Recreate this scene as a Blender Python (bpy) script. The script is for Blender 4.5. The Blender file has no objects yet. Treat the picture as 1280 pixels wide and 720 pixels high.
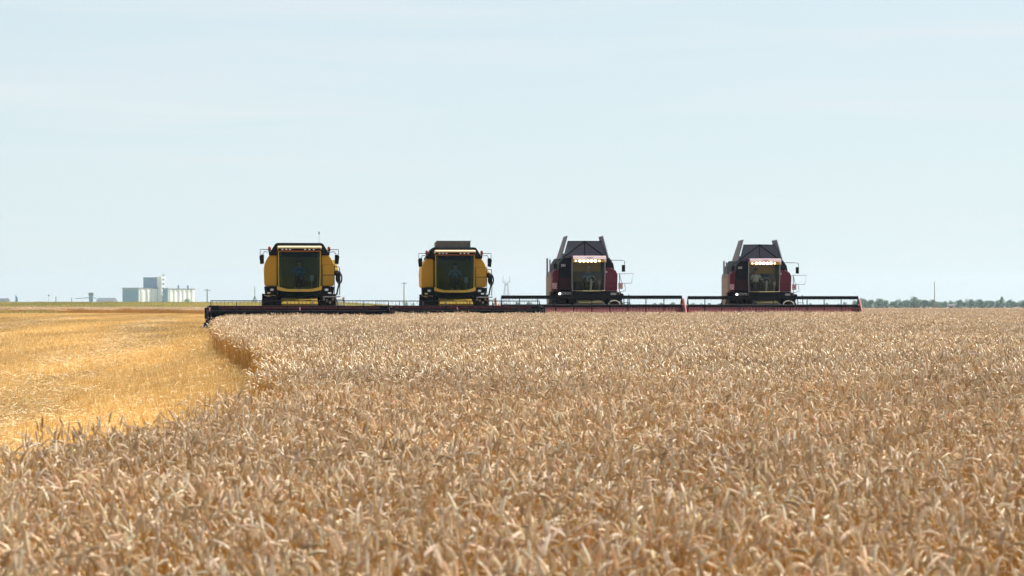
import bpy, bmesh, math, random
import numpy as np
from mathutils import Vector, Matrix, Euler

R = math.radians
PI = math.pi
random.seed(7)
rng = np.random.default_rng(7)
scene = bpy.context.scene

# ------------------------------------------------------------------ camera
EYE = 1.75
cam_d = bpy.data.cameras.new('camera')
cam = bpy.data.objects.new('camera', cam_d)
scene.collection.objects.link(cam)
cam_d.sensor_width = 36.0
cam_d.lens = 85.0
cam_d.clip_start = 0.5
cam_d.clip_end = 12000
PITCH = math.atan((383 - 360) / 3022.0)
cam.location = (0, 0, EYE)
cam.rotation_euler = (R(90) + PITCH, 0, 0)
cam_d.dof.use_dof = True
cam_d.dof.focus_distance = 55.0
cam_d.dof.aperture_fstop = 6.0
scene.camera = cam

# ------------------------------------------------------------------ world, sun, exposure
SUN_EL, SUN_AZ = R(50), R(32)          # azimuth measured from +X towards +Y
w = bpy.data.worlds.new('World')
scene.world = w
w.use_nodes = True
nt = w.node_tree
nt.nodes.clear()
wo = nt.nodes.new('ShaderNodeOutputWorld')
bg = nt.nodes.new('ShaderNodeBackground')
sky = nt.nodes.new('ShaderNodeTexSky')
sky.sky_type = 'NISHITA'
sky.sun_disc = False
sky.sun_elevation = SUN_EL
sky.sun_rotation = R(90) - SUN_AZ
sky.altitude = 100
sky.air_density = 1.0
sky.dust_density = 0.25
sky.ozone_density = 3.0
bg.inputs['Strength'].default_value = 0.062
# thin high cloud
tc = nt.nodes.new('ShaderNodeTexCoord')
mp = nt.nodes.new('ShaderNodeMapping')
mp.inputs['Scale'].default_value = (2.2, 2.2, 34.0)
nz = nt.nodes.new('ShaderNodeTexNoise')
nz.inputs['Scale'].default_value = 2.0
nz.inputs['Detail'].default_value = 5
nz.inputs['Distortion'].default_value = 0.4
rp = nt.nodes.new('ShaderNodeMapRange')
rp.inputs['From Min'].default_value = 0.42
rp.inputs['From Max'].default_value = 0.78
rp.inputs['To Max'].default_value = 0.92
rp.inputs['To Min'].default_value = 0.80
sepz = nt.nodes.new('ShaderNodeSeparateXYZ')
lowz = nt.nodes.new('ShaderNodeMapRange')          # the veil thins out towards the zenith
lowz.inputs['From Min'].default_value = 0.15
lowz.inputs['From Max'].default_value = 0.7
lowz.inputs['To Min'].default_value = 1.0
lowz.inputs['To Max'].default_value = 0.35
veil = nt.nodes.new('ShaderNodeMath'); veil.operation = 'MULTIPLY'
mixc = nt.nodes.new('ShaderNodeMix')
mixc.data_type = 'RGBA'
mixc.inputs[7].default_value = (5.78, 6.62, 6.82, 1)
nt.links.new(tc.outputs['Generated'], mp.inputs['Vector'])
nt.links.new(mp.outputs[0], nz.inputs['Vector'])
nt.links.new(nz.outputs['Fac'], rp.inputs['Value'])
nt.links.new(tc.outputs['Generated'], sepz.inputs[0])
nt.links.new(sepz.outputs[2], lowz.inputs['Value'])
nt.links.new(rp.outputs[0], veil.inputs[0]); nt.links.new(lowz.outputs[0], veil.inputs[1])
nt.links.new(veil.outputs[0], mixc.inputs[0])
nt.links.new(sky.outputs[0], mixc.inputs[6])
nz2 = nt.nodes.new('ShaderNodeTexNoise'); nz2.inputs['Scale'].default_value = 1.6; nz2.inputs['Detail'].default_value = 6; nz2.inputs['Distortion'].default_value = .6
mp2 = nt.nodes.new('ShaderNodeMapping'); mp2.inputs['Scale'].default_value = (3.0, 3.0, 60.0); mp2.inputs['Location'].default_value = (1.3, .4, 2.0)
rp2 = nt.nodes.new('ShaderNodeMapRange'); rp2.inputs['From Min'].default_value = .50; rp2.inputs['From Max'].default_value = .8; rp2.inputs['To Max'].default_value = .5
mix2 = nt.nodes.new('ShaderNodeMix'); mix2.data_type = 'RGBA'; mix2.inputs[7].default_value = (6.65, 6.85, 7.0, 1)
nt.links.new(tc.outputs['Generated'], mp2.inputs['Vector']); nt.links.new(mp2.outputs[0], nz2.inputs['Vector']); nt.links.new(nz2.outputs['Fac'], rp2.inputs['Value'])
nt.links.new(rp2.outputs[0], mix2.inputs[0]); nt.links.new(mixc.outputs[2], mix2.inputs[6])
nt.links.new(mix2.outputs[2], bg.inputs['Color'])
nt.links.new(bg.outputs[0], wo.inputs['Surface'])

sd = bpy.data.lights.new('sun', 'SUN')
sd.energy = 5.0
sd.angle = R(0.55)
sd.color = (1.0, 0.95, 0.87)
sun = bpy.data.objects.new('sun', sd)
scene.collection.objects.link(sun)
svec = Vector((math.cos(SUN_EL) * math.cos(SUN_AZ), math.cos(SUN_EL) * math.sin(SUN_AZ), math.sin(SUN_EL)))
sun.rotation_euler = svec.to_track_quat('Z', 'Y').to_euler()

vs = scene.view_settings
vs.view_transform = 'Standard'
vs.look = 'None'
vs.gamma = 1
vs.exposure = 1.05
cy = scene.cycles
cy.max_bounces = 8
cy.diffuse_bounces = 4
cy.glossy_bounces = 3
cy.transmission_bounces = 6
cy.transparent_max_bounces = 12
cy.volume_bounces = 0
cy.sample_clamp_indirect = 6

# ------------------------------------------------------------------ helpers
def smooth(a, b, x):
    t = np.clip((np.asarray(x, float) - a) / (b - a), 0, 1)
    return t * t * (3 - 2 * t)

def gz(X, d):
    """height of the land"""
    X = np.asarray(X, float); d = np.asarray(d, float)
    z = 0.0075 * np.clip(d, 0, 100) + 0.02 * smooth(95, 110, d)
    m = 1 - smooth(-30, -8, X)
    z = z + m * (0.33 * smooth(105, 190, d) + 0.98 * smooth(205, 400, d) - 1.5 * smooth(430, 800, d))
    return z

EDGE_U = 1.02
SLOPE = 0.127

def at(px, d, z=None):
    """a point of the land seen in the column px of the 1280 wide photograph"""
    X = (px - 640) / 3022.0 * d
    return Vector((X, d, float(gz(X, d)) if z is None else z))

class MB:
    def __init__(s):
        s.v = []; s.f = []
    def add(s, vs_, fs_):
        o = len(s.v)
        s.v += [tuple(p) for p in vs_]
        s.f += [tuple(i + o for i in f) for f in fs_]
        return s
    def box(s, c, sz, rot=None):
        hx, hy, hz = sz[0] / 2, sz[1] / 2, sz[2] / 2
        P = [Vector((a * hx, b * hy, e * hz)) for a in (-1, 1) for b in (-1, 1) for e in (-1, 1)]
        if rot:
            M = Euler(rot).to_matrix(); P = [M @ p for p in P]
        P = [p + Vector(c) for p in P]
        return s.add(P, [(0, 1, 3, 2), (4, 6, 7, 5), (0, 4, 5, 1), (2, 3, 7, 6), (0, 2, 6, 4), (1, 5, 7, 3)])
    def b2(s, x0, x1, y0, y1, z0, z1):
        return s.box(((x0 + x1) / 2, (y0 + y1) / 2, (z0 + z1) / 2), (abs(x1 - x0), abs(y1 - y0), abs(z1 - z0)))
    def prism(s, poly, y0, y1):
        """polygon in X,Z extruded along Y"""
        n = len(poly)
        P = [(x, y0, z) for x, z in poly] + [(x, y1, z) for x, z in poly]
        F = [tuple(range(n)), tuple(range(2 * n - 1, n - 1, -1))]
        F += [(i, i + n, (i + 1) % n + n, (i + 1) % n) for i in range(n)]
        return s.add(P, F)
    def prismx(s, poly, x0, x1):
        """polygon in Y,Z extruded along X"""
        n = len(poly)
        P = [(x0, y, z) for y, z in poly] + [(x1, y, z) for y, z in poly]
        F = [tuple(range(n)), tuple(range(2 * n - 1, n - 1, -1))]
        F += [(i, i + n, (i + 1) % n + n, (i + 1) % n) for i in range(n)]
        return s.add(P, F)
    def tube(s, path, r, n=8, caps=True):
        path = [Vector(p) for p in path]
        rs = r if isinstance(r, (list, tuple)) else [r] * len(path)
        P = []; up = None
        for i, p in enumerate(path):
            a = path[max(i - 1, 0)]; b = path[min(i + 1, len(path) - 1)]
            t = (b - a).normalized()
            if up is None:
                up = Vector((0, 0, 1)) if abs(t.z) < .9 else Vector((1, 0, 0))
            side = t.cross(up).normalized(); up2 = side.cross(t).normalized()
            for k in range(n):
                an = 2 * PI * k / n
                P.append(p + (side * math.cos(an) + up2 * math.sin(an)) * rs[i])
            up = up2
        F = []
        for i in range(len(path) - 1):
            for k in range(n):
                F.append((i * n + k, i * n + (k + 1) % n, (i + 1) * n + (k + 1) % n, (i + 1) * n + k))
        if caps:
            F.append(tuple(range(n - 1, -1, -1))); F.append(tuple((len(path) - 1) * n + k for k in range(n)))
        return s.add(P, F)
    def lathe_x(s, prof, c, n=32):
        """profile (x, r) turned round the X axis through c"""
        P = []
        for x, r in prof:
            for k in range(n):
                a = 2 * PI * k / n
                P.append((c[0] + x, c[1] + r * math.cos(a), c[2] + r * math.sin(a)))
        F = []
        for i in range(len(prof) - 1):
            for k in range(n):
                F.append((i * n + k, i * n + (k + 1) % n, (i + 1) * n + (k + 1) % n, (i + 1) * n + k))
        F.append(tuple(range(n - 1, -1, -1))); F.append(tuple((len(prof) - 1) * n + k for k in range(n)))
        return s.add(P, F)
    def lens_y(s, c, rx, rz, dy, n=16):
        """flat lamp lens facing -Y"""
        P = []
        for yy, k_ in ((dy, 1.0), (0, 1.0), (-dy * .5, .8), (-dy * .8, .4)):
            for k in range(n):
                a = 2 * PI * k / n
                P.append((c[0] + rx * k_ * math.cos(a), c[1] + yy, c[2] + rz * k_ * math.sin(a)))
        F = [(i * n + k, i * n + (k + 1) % n, (i + 1) * n + (k + 1) % n, (i + 1) * n + k) for i in range(3) for k in range(n)]
        F.append(tuple(range(n))); F.append(tuple(3 * n + k for k in range(n)))
        return s.add(P, F)
    def grid(s, fn, nu, nv):
        P = [fn(i / nu, j / nv) for i in range(nu + 1) for j in range(nv + 1)]
        F = [(i * (nv + 1) + j, (i + 1) * (nv + 1) + j, (i + 1) * (nv + 1) + j + 1, i * (nv + 1) + j + 1) for i in range(nu) for j in range(nv)]
        return s.add(P, F)
    def build(s, name, m, parent=None, bevel=0, smooth_=False, label=None, recalc=True):
        me = bpy.data.meshes.new(name)
        me.from_pydata(s.v, [], s.f)
        if recalc:
            bm = bmesh.new(); bm.from_mesh(me)
            bmesh.ops.recalc_face_normals(bm, faces=bm.faces)
            bm.to_mesh(me); bm.free()
        if m: me.materials.append(m)
        if smooth_:
            me.polygons.foreach_set('use_smooth', [True] * len(me.polygons))
        o = bpy.data.objects.new(name, me)
        scene.collection.objects.link(o)
        if parent: o.parent = parent
        if bevel:
            b = o.modifiers.new('bevel', 'BEVEL'); b.width = bevel; b.segments = 2; b.limit_method = 'ANGLE'
            b.harden_normals = False
        if label: o['label'] = label
        return o

def tag(o, label=None, cat=None, group=None, kind=None):
    if label: o['label'] = label
    if cat: o['category'] = cat
    if group: o['group'] = group
    if kind: o['kind'] = kind
    return o

def empty(name, loc=(0, 0, 0), rz=0, parent=None):
    o = bpy.data.objects.new(name, None)
    scene.collection.objects.link(o)
    o.location = loc; o.rotation_euler = (0, 0, rz); o.empty_display_size = .3
    if parent: o.parent = parent
    return o

def copy_tree(o, parent=None):
    c = o.copy(); scene.collection.objects.link(c); c.parent = parent
    for ch in [x for x in scene.objects if x.parent == o and x != c]:
        copy_tree(ch, c)
    return c

# ------------------------------------------------------------------ materials
def mat(name, col, rough=.5, metal=0, dust=0.0, dustcol=(.36, .29, .20), nscale=6.0, spec=.28, emis=None, estr=0, bump=0):
    m = bpy.data.materials.new(name); m.use_nodes = True
    n = m.node_tree; b = n.nodes['Principled BSDF']
    b.inputs['Roughness'].default_value = rough
    b.inputs['Metallic'].default_value = metal
    if spec is not None: b.inputs['Specular IOR Level'].default_value = spec
    b.inputs['Base Color'].default_value = (*col, 1)
    t = n.nodes.new('ShaderNodeTexCoord')
    z = n.nodes.new('ShaderNodeTexNoise'); z.inputs['Scale'].default_value = nscale; z.inputs['Detail'].default_value = 6
    z.inputs['Roughness'].default_value = .65
    n.links.new(t.outputs['Object'], z.inputs['Vector'])
    if dust:
        r = n.nodes.new('ShaderNodeMapRange')
        r.inputs['From Min'].default_value = .38; r.inputs['From Max'].default_value = .72
        r.inputs['To Min'].default_value = dust * .35; r.inputs['To Max'].default_value = dust
        n.links.new(z.outputs['Fac'], r.inputs['Value'])
        x = n.nodes.new('ShaderNodeMix'); x.data_type = 'RGBA'
        x.inputs[6].default_value = (*col, 1); x.inputs[7].default_value = (*dustcol, 1)
        n.links.new(r.outputs[0], x.inputs[0]); n.links.new(x.outputs[2], b.inputs['Base Color'])
        r2 = n.nodes.new('ShaderNodeMapRange')
        r2.inputs['To Min'].default_value = rough; r2.inputs['To Max'].default_value = min(1, rough + .45)
        n.links.new(z.outputs['Fac'], r2.inputs['Value']); n.links.new(r2.outputs[0], b.inputs['Roughness'])
    if bump:
        bp = n.nodes.new('ShaderNodeBump'); bp.inputs['Strength'].default_value = bump; bp.inputs['Distance'].default_value = .02
        n.links.new(z.outputs['Fac'], bp.inputs['Height']); n.links.new(bp.outputs[0], b.inputs['Normal'])
    if emis:
        b.inputs['Emission Color'].default_value = (*emis, 1); b.inputs['Emission Strength'].default_value = estr
    return m

M = {}
M['yellow'] = mat('yellow_paint', (.60, .30, .012), .38, dust=.12)
M['yellow_dark'] = mat('yellow_paint_feeder_shade', (.17, .11, .014), .95, dust=.08, spec=.03)  # darkened yellow; stands for cab shade that misses the feeder house
M['yellowcream'] = mat('pale_yellow_paint', (.62, .38, .06), .4, dust=.15)
M['cream'] = mat('cream_paint', (.78, .62, .38), .4, dust=.25)
M['orange'] = mat('orange_trim', (.35, .10, .03), .45, dust=.2)
M['black'] = mat('black_paint', (.004, .006, .011), .42, dust=.02, spec=.15)
M['blackmatt'] = mat('black_plastic', (.005, .006, .008), .7, dust=.03, spec=.12)
M['rubber'] = mat('tyre_rubber', (.010, .010, .012), .85, dust=.05, spec=.12, nscale=9)
M['maroon'] = mat('maroon_paint', (.115, .006, .028), .35, dust=.05)
M['maroon_dark'] = mat('dark_maroon_paint', (.028, .004, .012), .5, dust=.03)
M['maroon_beam'] = mat('maroon_header_paint', (.14, .018, .038), .45, dust=.14)
M['header_red'] = mat('red_header_paint', (.40, .12, .12), .6, dust=.2)
M['pink'] = mat('faded_red_paint', (.62, .22, .22), .5, dust=.35)
M['visor'] = mat('pale_pink_visor', (.88, .68, .68), .45, dust=.08)
M['greyside'] = mat('dusty_grey_side_panel', (.20, .165, .175), .55, dust=.12)
M['greymetal'] = mat('grey_sheet_metal', (.085, .09, .12), .5, .2, dust=.12)
M['flap'] = mat('pale_grey_flap', (.15, .16, .20), .55, dust=.1)
M['lightmetal'] = mat('galvanised_metal', (.34, .35, .40), .5, .4, dust=.15)
M['white'] = mat('white_paint', (.78, .78, .78), .4, dust=.12)
M['gold'] = mat('gold_lettering', (.45, .28, .07), .5)
M['darkgrey'] = mat('tank_cover_grey', (.10, .085, .083), .6, dust=.25)
M['interior'] = mat('cab_interior', (.006, .013, .014), .9, spec=.05)
M['reflection_green'] = mat('cab_reflection_grey_green', (.13, .18, .155), .7)  # side-window light and reflections put into a grey-green colour
M['glow_headliner'] = mat('ochre_lamp_glow', (.50, .33, .07), .8, dust=.1)  # work-lamp glow painted in as an ochre ceiling colour
M['chaff'] = mat('cab_back_trim', (.23, .20, .165), .8, dust=.3)
M['seat'] = mat('seat_fabric', (.05, .05, .055), .9)
M['lamp_off'] = mat('lamp_lens', (.75, .76, .74), .15)
M['lamp_on'] = mat('lit_lamp_lens', (.9, .85, .7), .3, emis=(1.0, .88, .62), estr=3.2)
M['lamp_soft'] = mat('lit_headlamp_lens', (.9, .9, .85), .3, emis=(1.0, .95, .85), estr=2.2)
M['beacon'] = mat('beacon_lens', (.26, .022, .015), .3)
M['green'] = mat('green_pennant', (.03, .30, .16), .6)
M['pole'] = mat('weathered_pole', (.18, .16, .14), .8, dust=.2)
M['steelpole'] = mat('grey_lattice_steel', (.20, .21, .22), .6, .3, dust=.1)
M['concrete'] = mat('pale_silo_concrete', (.78, .80, .82), .8, dust=.25, dustcol=(.50, .48, .46), nscale=.15)
M['steel_and_shade'] = mat('blue_grey_steel_and_shade', (.17, .28, .39), .6, dust=.15, dustcol=(.4, .4, .4), nscale=.1)  # blue-grey steel; on the elevator it paints in shade and haze
M['shed'] = mat('pale_shed_wall', (.40, .42, .45), .7, dust=.2, nscale=.2)
M['shedroof'] = mat('shed_roof', (.16, .17, .2), .7, dust=.2, nscale=.2)
M['skin'] = mat('skin', (.42, .24, .16), .6)
M['eye'] = mat('eye', (.03, .02, .02), .3)
M['shirt_blue'] = mat('blue_shirt', (.08, .16, .26), .9)
M['shirt_white'] = mat('white_shirt', (.62, .62, .60), .9)
M['shirt_grey'] = mat('grey_shirt', (.25, .27, .30), .9)
M['cap_blue'] = mat('light_blue_cap', (.30, .42, .55), .9)
M['cap_dark'] = mat('dark_cap', (.03, .035, .05), .9)
M['trousers'] = mat('dark_trousers', (.03, .035, .05), .9)
M['bark'] = mat('bark', (.09, .065, .045), .9)

def glass(name, tint, refl=1.30):
    m = bpy.data.materials.new(name); m.use_nodes = True
    n = m.node_tree; n.nodes.clear()
    o = n.nodes.new('ShaderNodeOutputMaterial'); mx = n.nodes.new('ShaderNodeMixShader')
    tr = n.nodes.new('ShaderNodeBsdfTransparent'); tr.inputs[0].default_value = (*tint, 1)
    gl = n.nodes.new('ShaderNodeBsdfGlossy'); gl.inputs['Roughness'].default_value = .04; gl.inputs[0].default_value = (.65, .88, .95, 1)
    fr = n.nodes.new('ShaderNodeFresnel'); fr.inputs[0].default_value = refl
    df = n.nodes.new('ShaderNodeBsdfDiffuse'); df.inputs[0].default_value = (.40, .36, .28, 1)
    m2 = n.nodes.new('ShaderNodeMixShader')
    t = n.nodes.new('ShaderNodeTexCoord'); z = n.nodes.new('ShaderNodeTexNoise'); z.inputs['Scale'].default_value = 2.2; z.inputs['Detail'].default_value = 7
    r = n.nodes.new('ShaderNodeMapRange'); r.inputs['From Min'].default_value = .4; r.inputs['From Max'].default_value = .8
    r.inputs['To Min'].default_value = .0; r.inputs['To Max'].default_value = .022
    n.links.new(t.outputs['Object'], z.inputs[0]); n.links.new(z.outputs['Fac'], r.inputs[0])
    n.links.new(fr.outputs[0], mx.inputs[0]); n.links.new(tr.outputs[0], mx.inputs[1]); n.links.new(gl.outputs[0], mx.inputs[2])
    n.links.new(r.outputs[0], m2.inputs[0]); n.links.new(mx.outputs[0], m2.inputs[1]); n.links.new(df.outputs[0], m2.inputs[2])
    n.links.new(m2.outputs[0], o.inputs[0])
    return m
M['glass'] = glass('cab_glass', (.34, .52, .52), 1.24)
M['glass_clear'] = glass('cab_glass_clear', (.75, .78, .72))

def stripes():
    m = mat('red_white_stripes', (.7, .7, .7), .5)
    n = m.node_tree; b = n.nodes['Principled BSDF']
    t = n.nodes.new('ShaderNodeTexCoord'); sp = n.nodes.new('ShaderNodeSeparateXYZ')
    a = n.nodes.new('ShaderNodeMath'); a.operation = 'SUBTRACT'
    k = n.nodes.new('ShaderNodeMath'); k.operation = 'MULTIPLY'; k.inputs[1].default_value = 7.5
    f = n.nodes.new('ShaderNodeMath'); f.operation = 'FRACT'
    g = n.nodes.new('ShaderNodeMath'); g.operation = 'GREATER_THAN'; g.inputs[1].default_value = .5
    x = n.nodes.new('ShaderNodeMix'); x.data_type = 'RGBA'
    x.inputs[6].default_value = (.62, .60, .60, 1); x.inputs[7].default_value = (.42, .03, .06, 1)
    n.links.new(t.outputs['Object'], sp.inputs[0]); n.links.new(sp.outputs[2], a.inputs[0]); n.links.new(sp.outputs[0], a.inputs[1])
    n.links.new(a.outputs[0], k.inputs[0]); n.links.new(k.outputs[0], f.inputs[0]); n.links.new(f.outputs[0], g.inputs[0])
    n.links.new(g.outputs[0], x.inputs[0]); n.links.new(x.outputs[2], b.inputs['Base Color'])
    return m
M['stripes'] = stripes()

def plant_mat(name, transl=.35, patch=((.84, .81, .78), (1.10, 1.09, 1.07)), pscale=.30, streak=False, rough=.6, gloss=.06):
    m = bpy.data.materials.new(name); m.use_nodes = True
    n = m.node_tree; n.nodes.clear()
    o = n.nodes.new('ShaderNodeOutputMaterial')
    at_ = n.nodes.new('ShaderNodeAttribute'); at_.attribute_name = 'tint'
    g = n.nodes.new('ShaderNodeNewGeometry')
    z = n.nodes.new('ShaderNodeTexNoise'); z.inputs['Scale'].default_value = pscale; z.inputs['Detail'].default_value = 4
    if streak:
        mp_ = n.nodes.new('ShaderNodeMapping'); mp_.vector_type = 'POINT'
        mp_.inputs['Rotation'].default_value = (0, 0, -math.atan(SLOPE)); mp_.inputs['Scale'].default_value = (1.0, .10, 1)
        n.links.new(g.outputs['Position'], mp_.inputs[0]); n.links.new(mp_.outputs[0], z.inputs['Vector'])
    else:
        n.links.new(g.outputs['Position'], z.inputs['Vector'])
    r = n.nodes.new('ShaderNodeMapRange'); r.inputs['From Min'].default_value = .33; r.inputs['From Max'].default_value = .67
    n.links.new(z.outputs['Fac'], r.inputs[0])
    x = n.nodes.new('ShaderNodeMix'); x.data_type = 'RGBA'
    x.inputs[6].default_value = (*patch[0], 1); x.inputs[7].default_value = (*patch[1], 1)
    n.links.new(r.outputs[0], x.inputs[0])
    y = n.nodes.new('ShaderNodeMix'); y.data_type = 'RGBA'; y.blend_type = 'MULTIPLY'; y.inputs[0].default_value = 1
    n.links.new(at_.outputs['Color'], y.inputs[6]); n.links.new(x.outputs[2], y.inputs[7])
    d = n.nodes.new('ShaderNodeBsdfDiffuse'); t = n.nodes.new('ShaderNodeBsdfTranslucent')
    gl = n.nodes.new('ShaderNodeBsdfGlossy'); gl.inputs['Roughness'].default_value = rough; gl.inputs[0].default_value = (.9, .85, .75, 1)
    n.links.new(y.outputs[2], d.inputs[0]); n.links.new(y.outputs[2], t.inputs[0])
    a = n.nodes.new('ShaderNodeMixShader'); a.inputs[0].default_value = transl
    n.links.new(d.outputs[0], a.inputs[1]); n.links.new(t.outputs[0], a.inputs[2])
    b = n.nodes.new('ShaderNodeMixShader'); b.inputs[0].default_value = gloss
    n.links.new(a.outputs[0], b.inputs[1]); n.links.new(gl.outputs[0], b.inputs[2]); n.links.new(b.outputs[0], o.inputs[0])
    return m
M['wheat'] = plant_mat('ripe_wheat', .27, gloss=.065, rough=.48)
M['straw'] = plant_mat('cut_straw', .22, ((.72, .69, .66), (1.14, 1.13, 1.12)), .5, True)
M['weeds'] = plant_mat('weeds', .3, ((.7, .7, .6), (1.3, 1.15, .9)), .04)
M['leaf'] = plant_mat('tree_leaves', .25, ((.7, .75, .7), (1.25, 1.2, 1.1)), .08)

# ------------------------------------------------------------------ ground
def ground():
    xs = np.concatenate([np.linspace(-2400, -200, 23)[:-1], np.linspace(-200, -60, 15)[:-1], np.linspace(-60, 60, 61), np.linspace(60, 200, 15)[1:], np.linspace(200, 2400, 23)[1:]])
    ys = np.concatenate([np.linspace(-250, -10, 7)[:-1], np.linspace(-10, 240, 101)[:-1], np.linspace(240, 900, 67)[:-1], np.linspace(900, 4800, 40)])
    XX, YY = np.meshgrid(xs, ys, indexing='ij')
    ZZ = gz(XX, YY)
    V = np.stack([XX, YY, ZZ], -1).reshape(-1, 3)
    nx, ny = len(xs), len(ys)
    F = [(i * ny + j, (i + 1) * ny + j, (i + 1) * ny + j + 1, i * ny + j + 1) for i in range(nx - 1) for j in range(ny - 1)]
    me = bpy.data.meshes.new('ground'); me.from_pydata(V.tolist(), [], F)
    me.polygons.foreach_set('use_smooth', [True] * len(F))
    ca = me.color_attributes.new('zone', 'FLOAT_COLOR', 'POINT')
    U = XX + SLOPE * YY
    green = (1 - smooth(-14, -4, XX)) * smooth(206, 220, YY)
    crop = np.clip((smooth(33, 35, U) + smooth(300, 500, YY)) * (1 - green), 0, 1)
    C = np.stack([green, crop, green * 0, green * 0 + 1], -1).reshape(-1)
    ca.data.foreach_set('color', C.astype(np.float32))
    m = bpy.data.materials.new('field_ground'); m.use_nodes = True
    n = m.node_tree; b = n.nodes['Principled BSDF']; b.inputs['Roughness'].default_value = .95
    b.inputs['Specular IOR Level'].default_value = .1
    g = n.nodes.new('ShaderNodeNewGeometry')
    mp_ = n.nodes.new('ShaderNodeMapping'); mp_.inputs['Rotation'].default_value = (0, 0, -math.atan(SLOPE)); mp_.inputs['Scale'].default_value = (.55, .06, 1)
    z = n.nodes.new('ShaderNodeTexNoise'); z.inputs['Scale'].default_value = 1; z.inputs['Detail'].default_value = 5
    z2 = n.nodes.new('ShaderNodeTexNoise'); z2.inputs['Scale'].default_value = 22; z2.inputs['Detail'].default_value = 6
    n.links.new(g.outputs['Position'], mp_.inputs[0]); n.links.new(mp_.outputs[0], z.inputs['Vector']); n.links.new(g.outputs['Position'], z2.inputs['Vector'])
    def rgb(a, b_, f):
        x = n.nodes.new('ShaderNodeMix'); x.data_type = 'RGBA'
        for i, c in ((6, a), (7, b_)):
            if isinstance(c, tuple): x.inputs[i].default_value = (*c, 1)
            else: n.links.new(c, x.inputs[i])
        n.links.new(f, x.inputs[0]); return x.outputs[2]
    def rng_(s_, a, b_):
        r = n.nodes.new('ShaderNodeMapRange'); r.inputs['From Min'].default_value = a; r.inputs['From Max'].default_value = b_
        n.links.new(s_, r.inputs[0]); return r.outputs[0]
    c1 = rgb((.49, .33, .115), (.63, .46, .20), rng_(z.outputs['Fac'], .35, .65))
    c2 = rgb(c1, (.33, .21, .085), rng_(z2.outputs['Fac'], .48, .72))
    va = n.nodes.new('ShaderNodeVertexColor'); va.layer_name = 'zone'
    sp = n.nodes.new('ShaderNodeSeparateColor'); n.links.new(va.outputs[0], sp.inputs[0])
    gr = rgb((.26, .26, .07), (.34, .31, .11), rng_(z2.outputs['Fac'], .4, .6))
    c3 = rgb(c2, gr, sp.outputs[0])
    c4 = rgb(c3, (.34, .22, .12), sp.outputs[1])
    n.links.new(c4, b.inputs['Base Color'])
    bp = n.nodes.new('ShaderNodeBump'); bp.inputs['Strength'].default_value = .8; bp.inputs['Distance'].default_value = .03
    n.links.new(z2.outputs['Fac'], bp.inputs['Height']); n.links.new(bp.outputs[0], b.inputs['Normal'])
    me.materials.append(m)
    o = bpy.data.objects.new('ground', me); scene.collection.objects.link(o)
    tag(o, kind='structure')
ground()

# haze: even dusty summer air
hz = MB().b2(-2500, 2500, -300, 5000, -2.5, 62).build('haze', None)
hm = bpy.data.materials.new('summer_haze'); hm.use_nodes = True
hn = hm.node_tree; hn.nodes.clear()
ho = hn.nodes.new('ShaderNodeOutputMaterial'); hv = hn.nodes.new('ShaderNodeVolumePrincipled')
hv.inputs['Color'].default_value = (.70, .86, 1.0, 1); hv.inputs['Density'].default_value = .00009
hv.inputs['Anisotropy'].default_value = .3
hn.links.new(hv.outputs[0], ho.inputs['Volume'])
hz.data.materials.append(hm)
tag(hz, kind='stuff')

# ------------------------------------------------------------------ crops, built as tufts and scattered
class Tuft:
    def __init__(s): s.v = []; s.f = []; s.c = []
    def add(s, P, F, col):
        o = len(s.v); s.v += P; s.f += [tuple(i + o for i in f) for f in F]; s.c += [col] * len(P)
    def build(s, name, m, coll):
        me = bpy.data.meshes.new(name); me.from_pydata([tuple(p) for p in s.v], [], s.f)
        ca = me.color_attributes.new('tint', 'FLOAT_COLOR', 'POINT')
        ca.data.foreach_set('color', np.array([(*c, 1) for c in s.c], np.float32).reshape(-1))
        me.materials.append(m)
        o = bpy.data.objects.new(name, me); coll.objects.link(o); return o

def jit(c, k=.12):
    g = 1 + random.uniform(-k, k)
    return tuple(max(0, x * g * (1 + random.uniform(-.04, .04))) for x in c)
EARS = [(0.688, 0.527, 0.346), (0.614, 0.453, 0.282), (0.763, 0.620, 0.437), (0.502, 0.356, 0.209), (0.670, 0.546, 0.400), (0.837, 0.731, 0.573), (0.818, 0.694, 0.510), (0.558, 0.398, 0.218)]
STEMS = [(.60, .345, .08), (.51, .28, .055), (.62, .39, .12), (.42, .225, .048)]
LEAVES = [(.60, .40, .15), (.50, .34, .13), (.66, .50, .26)]

def frame(t):
    s_ = t.cross(Vector((0, 0, 1)))
    if s_.length < 1e-3: s_ = Vector((1, 0, 0))
    s_.normalize(); return s_, s_.cross(t).normalized()

def ribbon_tube(T, path, rads, n, col):
    P = []; ang0 = random.uniform(0, 6)
    for i, p in enumerate(path):
        t = (path[min(i + 1, len(path) - 1)] - path[max(i - 1, 0)]).normalized(); a, b = frame(t)
        for k in range(n):
            an = ang0 + 2 * PI * k / n
            P.append(p + (a * math.cos(an) + b * math.sin(an)) * rads[i])
    F = [(i * n + k, i * n + (k + 1) % n, (i + 1) * n + (k + 1) % n, (i + 1) * n + k) for i in range(len(path) - 1) for k in range(n)]
    T.add(P, F, col)

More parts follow.
